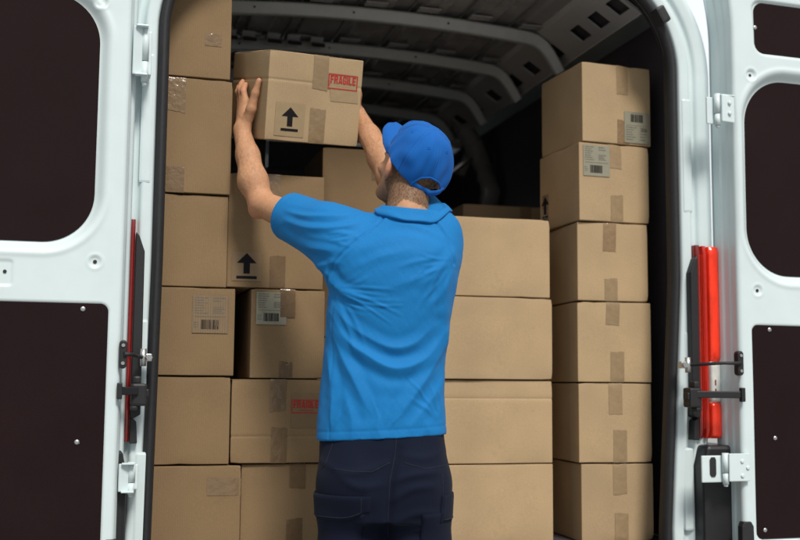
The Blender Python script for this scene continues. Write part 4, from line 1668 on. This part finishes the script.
# cropped hair: short strands on nape and temples
hv = np.where(hair_m & (q[:, 2] < .03) & (fade > .15))[0]
Nn = vnormals(V, F)
vs, fs = [], []
dn = HEAD @ A3(0, -.35, -.9)
for i in RNG.choice(hv, 6000):
    n = Nn[i]
    if n @ (V[i] - HC) < 0:
        n = -n
    L = RNG.uniform(.004, .009) * (.5 + .5 * fade[i])
    p = V[i] + RNG.normal(size=3) * .0015 - n * .0006
    t = n * .55 + dn * .8 + RNG.normal(size=3) * .25
    t /= np.linalg.norm(t)
    sd_ = np.cross(t, n); sd_ /= np.linalg.norm(sd_) + 1e-9
    w_ = .00042
    b0 = len(vs)
    vs += [p - sd_ * w_, p + sd_ * w_, p + t * L]
    fs.append((b0, b0 + 1, b0 + 2))
m = MB(); m.add(vs, fs); m.build('hair', M['hair'], man)
# fine fair hair on the forearms
vs, fs = [], []
for S0, W0 in ((ELL_, WRL), (ELR, WRR)):
    L0 = np.linalg.norm(W0 - S0); axd = (W0 - S0) / L0
    rel = V - S0; tt = rel @ axd / L0
    rad = np.linalg.norm(rel - np.outer(rel @ axd, axd), axis=1)
    ids = np.where((tt > .1) & (tt < .95) & (rad < .055))[0]
    for i in RNG.choice(ids, 1100):
        n = Nn[i]
        if n @ (V[i] - S0 - axd * (rel[i] @ axd)) < 0:
            n = -n
        t = n * .45 + axd * .6 + RNG.normal(size=3) * .3
        t /= np.linalg.norm(t)
        s_ = np.cross(t, n); s_ /= np.linalg.norm(s_) + 1e-9
        b0 = len(vs); L = RNG.uniform(.005, .011)
        vs += [V[i] - s_ * .00016, V[i] + s_ * .00016, V[i] + t * L]
        fs.append((b0, b0 + 1, b0 + 2))
m = MB(); m.add(vs, fs); m.build('arm_hair', M['hair'], man)

V, F = polygonize(shirt_sd, (-.46, -.20, .84), (.24, .36, 1.62), .0034)
V = relax(V, F, 2, .5)
N = vnormals(V, F)
back = np.clip(-N[:, 1] * 1.6 + .35, 0, 1)
xz = V[:, [0, 2]].astype(float)
# drag lines of the knit: (points in x, z; height; half width)
FOLDS = [
    ([(-0.1814, 1.239), (-0.1389, 1.172), (-0.0865, 1.131), (-0.0135, 1.095), (0.064, 1.119), (0.1208, 1.195)], .0128, .016, -.6),
    ([(-0.1872, 1.281), (-0.1421, 1.219), (-0.0922, 1.18), (-0.0244, 1.149), (0.0353, 1.158), (0.0896, 1.205)], .0072, .013, -.5),
    ([(-0.1807, 1.192), (-0.1486, 1.125), (-0.1115, 1.053), (-0.0823, 0.9919)], .0085, .015, .5),
    ([(0.1312, 1.179), (0.09, 1.101), (0.0413, 1.029), (-0.0022, 0.9669)], .0085, .016, -.5),
    ([(0.1392, 1.112), (0.1058, 1.05), (0.0648, 0.9879), (0.034, 0.9519)], .0055, .013, 0),
    ([(0.1358, 1.389), (0.1204, 1.299), (0.1208, 1.195), (0.1288, 1.117)], .0060, .012, .4),
    ([(-0.1903, 1.14), (-0.1761, 1.05), (-0.1772, 0.9477)], .0070, .011, .5),
    ([(-0.1395, 1.025), (-0.1207, 0.9609), (-0.1201, 0.915)], .0045, .012, 0),
    ([(-0.0437, 0.9999), (-0.0535, 0.9487), (-0.048, 0.9105)], .0040, .013, 0),
    ([(0.0649, 0.9624), (0.0805, 0.9268)], .0040, .012, 0),
    ([(-0.1255, 1.35), (-0.0526, 1.382), (0.031, 1.403)], .0028, .011, 0),
    ([(-0.0413, 1.298), (0.0212, 1.317), (0.0994, 1.346)], .0032, .013, 0),
    ([(-0.1052, 1.402), (-0.0217, 1.44), (0.0623, 1.435)], .0028, .012, 0),
    ([(-0.0115, 1.477), (0.0516, 1.467), (0.1095, 1.441)], .0040, .009, 0),
    ([(0.1384, 1.404), (0.1046, 1.357), (0.063, 1.309)], .0060, .011, .4),
    ([(0.1359, 1.352), (0.11, 1.294), (0.0789, 1.257)], .0045, .010, 0),
    ([(-0.1932, 1.333), (-0.1561, 1.297), (-0.0984, 1.271)], .0075, .012, .4),
    ([(-0.3118, 1.525), (-0.2562, 1.504), (-0.1851, 1.497), (-0.1274, 1.503)], .0055, .008, .3),
    ([(-0.3166, 1.501), (-0.2504, 1.47), (-0.1768, 1.463), (-0.1165, 1.476)], .0060, .009, .3),
    ([(-0.3264, 1.464), (-0.2548, 1.42), (-0.1837, 1.402)], .0065, .010, .3),
    ([(-0.3073, 1.425), (-0.2516, 1.385), (-0.1961, 1.349), (-0.172, 1.312)], .0085, .010, .4),
    ([(-0.2622, 1.396), (-0.2147, 1.37), (-0.1571, 1.37)], .0050, .009, 0),
]
disp = np.zeros(len(V))
for pts, amp, wd, asym in FOLDS:
    d, t, side = polydist(xz, pts)
    wv = wd * (1 + asym * side * .45)
    prof = .55 * np.exp(-(d / wv) ** 2) + .50 * np.exp(-(d / (.55 * wv)) ** 1.25) - .42 * np.exp(-((d - 1.9 * wd) / (wd * .9)) ** 2)
    disp += (.85 if amp > .006 else .7) * amp * prof * np.sin(np.clip(t * .92 + .04, 0, 1) * PI) ** .55
# fine tension creases fanning out of both armpits, from under the sleeves and up from the hem
fan = random.Random(17)
for (cx, cz), a0, a1, n_, l0, l1 in (((-0.1876, 1.307), -62, 8, 13, .05, .19), ((0.1385, 1.383), 178, 250, 11, .05, .16), ((-0.2158, 1.439), -25, 25, 5, .04, .10),
                                      ((-0.1769, 0.9298), 50, 100, 5, .05, .12), ((0.1113, 0.9525), 80, 135, 5, .05, .13), ((-0.0352, 0.9208), 60, 120, 4, .04, .09)):
    for k in range(n_):
        a = R(a0 + (a1 - a0) * (k + fan.uniform(.1, .9)) / n_)
        L_ = fan.uniform(l0, l1)
        s_ = fan.uniform(.012, .035)
        bend = fan.uniform(-.35, .35)
        pts = []
        for t in (0, .33, .66, 1):
            aa = a + bend * t
            pts.append((cx + math.cos(aa) * (s_ + L_ * t), cz + math.sin(aa) * (s_ + L_ * t)))
        d, t, side = polydist(xz, pts)
        w_ = fan.uniform(.0032, .0062)
        disp += fan.uniform(.0010, .0028) * (np.exp(-(d / w_) ** 1.4) - .35 * np.exp(-((d - 1.8 * w_) / w_) ** 2)) * np.sin(np.clip(t * .94 + .03, 0, 1) * PI) ** .7
disp *= back
disp += .0010 * vnoise(V * A3(1, 1, .55), 38, 5) + .0007 * vnoise(V, 110, 6) + .00035 * vnoise(V * A3(1, 1, .7), 330, 12)
# stitched seams: shoulder seam, hems
for pts in ([(-0.1904, 1.323), (-0.1728, 1.37), (-0.1263, 1.418), (-0.0744, 1.464), (-0.0432, 1.498)], [(0.1437, 1.373), (0.1305, 1.431), (0.1041, 1.473), (0.0856, 1.499)]):
    d, t, side = polydist(xz, pts)
    disp += back * (-.0030 * np.exp(-(d / .0032) ** 2) + .0016 * np.exp(-((d - .008) / .005) ** 2))
d, t, side = polydist(xz, [(-0.172, 1.31), (-0.1781, 1.192), (-0.1763, 1.063), (-0.1818, 0.9094)])
disp += back * (-.0018 * np.exp(-(d / .003) ** 2))
hz = V[:, 2] - (.905 + .055 * (V[:, 0] + .21) + .020 * V[:, 1])
disp += -.0012 * np.exp(-((hz - .024) / .003) ** 2) + .003 * vnoise(V * A3(1, 1, 0), 30, 8) * np.exp(-hz / .05)
sl_ = (V - SLV) @ UL
near = np.linalg.norm(np.cross(V - SLV, UL), axis=1) < .11
disp += near * (V[:, 0] < -.2) * -.0012 * np.exp(-((sl_ + .022) / .003) ** 2)
V = V + N * disp[:, None].astype(np.float32)
V = relax(V, F, 1, .15)
shirt = np_mesh('polo_shirt', V, F, M['shirt'], man)

# collar: a folded band round the neck
cc = A3(*(0.0235, 0.012, 1.51))
ax = np.array(Matrix.Rotation(R(10), 3, 'X') @ Matrix.Rotation(R(5), 3, 'Y'), np.float32)
prof = [(.000, -.012), (.001, .012), (.003, .022), (.007, .0265), (.012, .0245), (.0165, .012), (.019, -.003), (.0195, -.015), (.0180, -.017), (.012, -.010)]
P = []
for a in np.linspace(0, 2 * PI, 73)[:-1]:
    row = []
    for j, (r_, z_) in enumerate(prof):
        w_ = .0014 * math.sin(a * 7 + 1) * (j > 4)
        rx, ry = .0665 + r_ * 1.15 + w_, .0695 + r_ * 1.25 + w_
        row.append(cc + ax @ A3(rx * math.cos(a), ry * math.sin(a), z_ + .004 * math.sin(a) * (j > 5)))
    P.append(row)
P = np.array(P, np.float32)
flat = P.reshape(-1, 3)
for _ in range(6):                       # the folded fall lies on the yoke, a few millimetres proud
    need = np.tile(np.array([-.02, -.02, -.02, -.02, -.02, .009, .009, .0075, .003, -.02]), len(P))
    s0 = shirt_sd(flat)
    gr = np.stack([shirt_sd(flat + np.eye(3, dtype=np.float32)[k] * .002) - s0 for k in range(3)], 1) / .002
    push = np.clip(need - s0, 0, .02)
    flat = (flat + gr * push[:, None]).astype(np.float32)
P = flat.reshape(P.shape)
m = MB(); m.grid(P, close_u=True, close_v=True); col = m.build('collar', M['shirt'], shirt)
col.modifiers.new('sub', 'SUBSURF').render_levels = 1

# ------------------------------------------------------------------ trousers
HIPS = densify([(.70, -.040, -.006, .164, .122), (.80, -.040, -.010, .168, .130), (.88, -.041, -.006, .168, .125), (.95, -.043, 0, .162, .116), (1.0, -.043, 0, .156, .112)])


def trouser_sd(p):
    d = stackd(p, HIPS, 2.3)
    d = smax(d, .69 - p[:, 2], .01)
    L = chain(p, [A3(-.114, -.008, .78), A3(-.116, .0, .62), A3(-.130, .005, .42), A3(-.140, -.02, .10)], [.093, .088, .083, .078], .03)
    Rr = chain(p, [A3(.042, -.008, .78), A3(.046, .0, .62), A3(.066, .0, .42), A3(.074, -.02, .10)], [.094, .088, .082, .078], .03)
    legs = smin(L, Rr, .012)
    d = smin(d, legs, .035)
    # seat: two soft cheeks with the seam between
    d = smin(d, ell(p, (-.110, -.055, .80), (.085, .085, .095)), .03)
    d = smin(d, ell(p, (.030, -.055, .80), (.085, .085, .095)), .03)
    d = smax(d, p[:, 2] - .97, .01)
    return smax(d, .065 - p[:, 2], .008)


V, F = polygonize(trouser_sd, (-.30, -.22, .03), (.20, .20, 1.0), .0052)
V = relax(V, F, 2, .5)
N = vnormals(V, F)
back = np.clip(-N[:, 1] * 1.6 + .4, 0, 1)
xz = V[:, [0, 2]].astype(float)
disp = .0045 * vnoise(V * A3(1, 1, 1.6), 26, 15) + .002 * vnoise(V, 62, 16)
for pts, amp, wd in (([(0.0036, 0.8905), (-0.0164, 0.8219), (-0.0233, 0.7336), (-0.0252, 0.6635)], -.010, .010), ([(-0.0111, 0.8093), (0.0426, 0.8249), (0.1067, 0.8305)], .006, .009), ([(-0.0158, 0.7589), (0.0351, 0.7895), (0.0966, 0.795)], .006, .010),
                     ([(-0.1964, 0.8534), (-0.137, 0.8286), (-0.0781, 0.8341), (-0.0269, 0.8548)], .0045, .009), ([(-0.0672, 0.7786), (-0.0821, 0.7332), (-0.0916, 0.6705)], .006, .011), ([(-0.0001, 0.7087), (0.056, 0.7292), (0.1173, 0.7197)], .006, .011),
                     ([(-0.1497, 0.8184), (-0.0981, 0.7935), (-0.0367, 0.799)], .005, .010), ([(0.014, 0.8728), (0.068, 0.8656), (0.1219, 0.8813)], .004, .010), ([(-0.0049, 0.6686), (0.046, 0.684), (0.1073, 0.6745)], .005, .010)):
    d, t, side = polydist(xz, pts)
    disp += back * amp * np.exp(-(d / wd) ** 2) * np.sin(np.clip(t * .9 + .05, 0, 1) * PI) ** .5
V = V + N * disp[:, None].astype(np.float32)
tro = np_mesh('cargo_trousers', V, F, M['navy'], man)
from mathutils.bvhtree import BVHTree
bvh = BVHTree.FromPolygons([tuple(v) for v in V.tolist()], [tuple(f) for f in F.tolist()])


def wrap(name, axis_xy, a0, a1, z0f, z1f, off, mat, parent, na=26, nz_=22, th=.004, corner=None):
    """cloth piece lying on the trousers: rays towards the leg's axis"""
    P, ok = [], True
    for i in range(na + 1):
        a = R(a0 + (a1 - a0) * i / na)
        row = []
        for j in range(nz_ + 1):
            f_ = i / na
            z = z0f(f_) + (z1f(f_) - z0f(f_)) * j / nz_
            o = Vector((axis_xy[0] + .35 * math.cos(a), axis_xy[1] + .35 * math.sin(a), z))
            dr = Vector((-math.cos(a), -math.sin(a), 0))
            h = bvh.ray_cast(o, dr)
            pos = h[0] if h[0] is not None else o + dr * .25
            e = min(i, na - i, j, nz_ - j)
            row.append(pos - dr * (off * min(1, .35 + e * .4)))
        P.append(row)
    P = np.array(P)
    for _ in range(3):                       # the piece bridges small wrinkles
        Q = P.copy(); Q[1:-1] = (P[:-2] + P[2:] + 2 * P[1:-1]) / 4; P = Q
        Q = P.copy(); Q[:, 1:-1] = (P[:, :-2] + P[:, 2:] + 2 * P[:, 1:-1]) / 4; P = Q
    mb = MB(); mb.grid(P)
    o_ = mb.build(name, mat, parent, solid=th)
    if name == 'pocket_flap':
        ctr = P.mean(axis=(0, 1))
        line = [P[2, j] for j in range(nz_ - 1, 1, -1)] + [P[i, 2] for i in range(2, na - 1)] + [P[na - 2, j] for j in range(2, nz_ - 1)]
        out = []
        for q_ in line:
            d_ = A3(q_[0] - axis_xy[0], q_[1] - axis_xy[1], 0); d_ = d_ / np.linalg.norm(d_)
            out.append(Vector([float(c) for c in q_ + d_ * (th * .5 + .0006)]))
        m_ = MB(); m_.tube(out, .0011, 6); m_.build('stitching', M['thread'], o_)
    return o_


def seam(name, pts, r, y0=-.4, ctr=None, parent=None):
    """stitch line laid on the back of the trousers through (x, z) points"""
    out = []
    P = np.array(pts, float)
    for k in range(len(P) - 1):
        for t in np.linspace(0, 1, 14)[:(-1 if k < len(P) - 2 else None)]:
            x, z = P[k] * (1 - t) + P[k + 1] * t
            h = bvh.ray_cast(Vector((x, -.5, z)), Vector((0, 1, 0)))
            if h[0] is not None:
                out.append(h[0] + Vector((0, -.0006, 0)))
    if len(out) > 1:
        m = MB(); m.tube(out, r, 6); return m.build(name, M['thread'], parent or tro)


AXL, AXR = (-.114, .0), (.045, .0)
wrap('cargo_pocket', AXL, 172, 282, lambda f: .46, lambda f: .725, .002, M['navy'], tro, th=.004)
fl_ = wrap('pocket_flap', AXL, 168, 287, lambda f: .708 + .026 * max(0, (f - .80) / .20), lambda f: .770, .005, M['navy'], tro, th=.005)
wrap('cargo_pocket', AXR, -82, 35, lambda f: .46, lambda f: .725, .001, M['navy'], tro, th=.006)
wrap('pocket_flap', AXR, -55, 40, lambda f: .70, lambda f: .770, .003, M['navy'], tro, th=.005)
seam('seat_seam', [(-0.0044, 0.9312), (-0.0091, 0.8726), (-0.0214, 0.8092), (-0.0257, 0.7211), (-0.0252, 0.6585)], .0011)
seam('yoke_seam', [(-0.1653, 0.8385), (-0.1242, 0.8337), (-0.0678, 0.8316), (-0.0218, 0.8548)], .0010)
seam('pocket_seam', [(0.0141, 0.8551), (0.0681, 0.8403), (0.1246, 0.8458)], .0010)
seam('side_seam', [(-0.1713, 0.8993), (-0.1861, 0.8535), (-0.1986, 0.8332)], .0012)
seam('leg_seam', [(0.1144, 0.8229), (0.1172, 0.7473), (0.1124, 0.6595)], .0010)

for A_, rz in ((ANL, .12), (ANR, -.1)):
    m = MB()
    P = []
    for t in np.linspace(0, 1, 16):
        y = -.085 + .285 * t
        w_ = .045 * (math.sin(PI * min(1, .18 + t * .9)) ** .5) * (1 if t < .5 else 1.05) + .004
        h_ = .095 - .05 * t if t > .25 else .10
        P.append([(A_[0] + w_ * math.cos(a), A_[1] + y, max(.004, .02 + (h_ * .5) * (1 + math.sin(a)) - .02)) for a in np.linspace(0, 2 * PI, 19)[:-1]])
    m.grid(P, close_v=True)
    m.build('shoe', M['shoe'], man)

# ------------------------------------------------------------------ baseball cap
def hd(x, y, z):
    return HC + HEADC @ A3(x, y, z)


CA, CB, CH, CZ = .0860, .1085, .090, .040          # half width, half length, height above the band, band height


def dome(az, e):
    """az: 0 front, pi back; e: 0 band .. 1 top"""
    # the band sits low at the back
    zb = CZ - .046 * ((1 - math.cos(az)) / 2) ** 1.4 - .002
    a = e * PI / 2
    rr, zz = math.cos(a) ** .80, math.sin(a) ** .92
    seam_ = 0
    for k in range(6):
        dl = abs((az - (k * PI / 3 + PI / 6 * 0) + PI) % (2 * PI) - PI)
        seam_ += math.exp(-(dl * (.15 + rr) / .020) ** 2)
    w_ = 1.5 * .0016 * math.sin(az * 3 + 2 * e + 1) + .0012 * math.sin(az * 7 - 5 * e + 1.3 * math.sin(az * 2 + 6 * e)) + .0010 * math.sin(9 * e + 2 * math.sin(az * 3)) + .0009 * math.sin(az * 13 + 11 * e + 2 * math.sin(az * 4 - 5 * e)) * (1 - e)
    k_ = 1 - .030 * seam_ * (1 - e * .5) + w_ / .09
    k_ += .8 * w_ / .09
    return (CA * math.sin(az) * rr * k_, -.014 + CB * math.cos(az) * rr * k_, zb + (CZ + CH - zb) * zz)


capr = empty('cap', (0, 0, 0), 0, man)
na, ne = 216, 70
grid_v, keep = [], []
for i in range(na):
    az = 2 * PI * i / na
    grid_v.append([dome(az, j / ne * .985) for j in range(ne + 1)])
mb = MB()
vs = [hd(*p) for row in grid_v for p in row]
fs = []
AW, AH = .045, .045


def in_arch(p):
    return p[1] < 0 and p[2] < -.004 + .036 and (p[0] / AW) ** 2 + ((p[2] + .012) / AH) ** 2 < 1 and p[2] > .0085 - .012


for i in range(na):
    for j in range(ne):
        ids = [(i, j), ((i + 1) % na, j), ((i + 1) % na, j + 1), (i, j + 1)]
        c = np.mean([grid_v[a][b] for a, b in ids], axis=0)
        if in_arch(c):
            continue
        fs.append(tuple(a * (ne + 1) + b for a, b in ids))
top = len(vs); vs.append(hd(0, -.014, CZ + CH + .0005))
for i in range(na):
    fs.append((i * (ne + 1) + ne, ((i + 1) % na) * (ne + 1) + ne, top))
mb.add(vs, fs, True)
crown = mb.build('cap_crown', M['cap'], capr, solid=.0026)
# bound edge of the arch, adjusting strap, button, eyelets
arc = []
for a in np.linspace(.10, PI - .10, 36):
    x, z = AW * math.cos(a), -.012 + AH * math.sin(a)
    # find the dome there
    best = min(((i, j) for i in range(na // 4, 3 * na // 4) for j in range(0, 40)), key=lambda k: (grid_v[k[0]][k[1]][0] - x) ** 2 + (grid_v[k[0]][k[1]][2] - z) ** 2)
    p = grid_v[best[0]][best[1]]
    arc.append(hd(x, p[1] - .0008, z))
mb = MB(); mb.tube(arc, .0028, 8); mb.build('arch_binding', M['cap'], capr)
P = []
for t in np.linspace(-1, 1, 25):
    az = PI + t * .62
    b = dome(az, 0.0)
    s_ = 1.012 if abs(t) < .9 else 1.004
    dip = -.006 * (1 - t * t)
    P.append([hd(b[0] * s_, (b[1] + .014) * s_ - .014, b[2] + dip - .002), hd(b[0] * s_ * 1.008, (b[1] + .014) * s_ * 1.008 - .014, b[2] + dip + .006), hd(b[0] * s_, (b[1] + .014) * s_ - .014, b[2] + dip + .0145)])
mb = MB(); mb.grid(P); mb.build('cap_strap', M['cap'], capr, solid=.0028)
mb = MB()
P = [[hd(.0075 * math.sin(a) * math.cos(b), -.014 + .0075 * math.sin(a) * math.sin(b), CZ + CH - .001 + .004 * math.cos(a)) for b in np.linspace(0, 2 * PI, 15)[:-1]] for a in np.linspace(.02, PI / 2, 7)]
mb.grid(P, close_v=True); mb.build('cap_button', M['cap'], capr)
mb = MB()
for k in range(6):
    az = k * PI / 3 + PI / 6
    p0, p1, p2 = Vector(dome(az, .56)), Vector(dome(az + .03, .56)), Vector(dome(az, .58))
    n = (p1 - p0).cross(p2 - p0).normalized()
    if n.dot(p0) < 0: n = -n
    u_ = (p1 - p0).normalized(); v_ = n.cross(u_)
    ring = [hd(*(p0 + n * .0012 + (u_ * math.cos(b) + v_ * math.sin(b)) * .0034)) for b in np.linspace(0, 2 * PI, 13)]
    mb.tube(ring, .0011, 6, caps=False)
mb.build_each('eyelet', M['cap'], capr)
# twin stitching beside every panel seam
st = MB()
for k in range(6):
    for o_ in (-.0042, .0042):
        line = []
        for e in np.linspace(.04, .93, 26):
            az = k * PI / 3 + o_ / (.09 * max(.12, math.cos(e * PI / 2) ** .8))
            p = Vector(dome(az, e))
            if in_arch(p):
                continue
            c = Vector((0, -.014, CZ))
            line.append(hd(*(p + (p - c).normalized() * .0016)))
        if len(line) > 2:
            st.tube(line, .0006, 5)
st.build('cap_stitching', M['seam_blue'], capr)
# visor
P = []
for i in range(41):
    az = R(-64 + 128 * i / 40)
    b = dome(az, .0)
    f_ = max(0.0, math.cos(az * 90 / 64)) ** .50
    row = []
    for j in range(13):
        t = j / 12
        L = .102 * f_ * t
        x = b[0] * (1 + .06 * t * f_)
        y = b[1] + L
        z = b[2] + .002 - .95 * x * x / .085 * (.35 + .65 * t) * .30 - .010 * t * t + .004 * t
        row.append(hd(x, y, z))
    P.append(row)
mb = MB(); mb.grid(P); mb.build('visor', M['cap'], capr, solid=.0045)

# ------------------------------------------------------------------ the carton in his hands
b = Box(*HB_DIM, 4242, crease=.048, bulge=.002)
t = empty('cardboard_box', (0, 0, 0))
Mw = Matrix.Translation(MAN) @ Matrix.Rotation(-PSI, 4, 'Z') @ Matrix.Translation([float(x) for x in HB_C]) @ Matrix([[float(x) for x in r_] for r_ in HB_R]).to_4x4() @ Matrix.Translation((0, 0, -HB_DIM[2] / 2))
t.matrix_world = Mw
tag(t, 'box held up in both hands with a red fragile stamp and upward arrow', 'box')
b.body('carton', t)
b.tape_down(t, .013, .102, width=.050, wrap=.09)
b.tape_up(t, .013, .105, width=.052)
b.arrow(t, 0, -.078, -.068, .096, .100, size=.044)
b.fragile(t, .089, .060, w=.100, patch=(.052, .146, .0, .085, -.15), rot=0.0)

# camera frame helper objects are not needed; finish
bpy.context.view_layer.update()
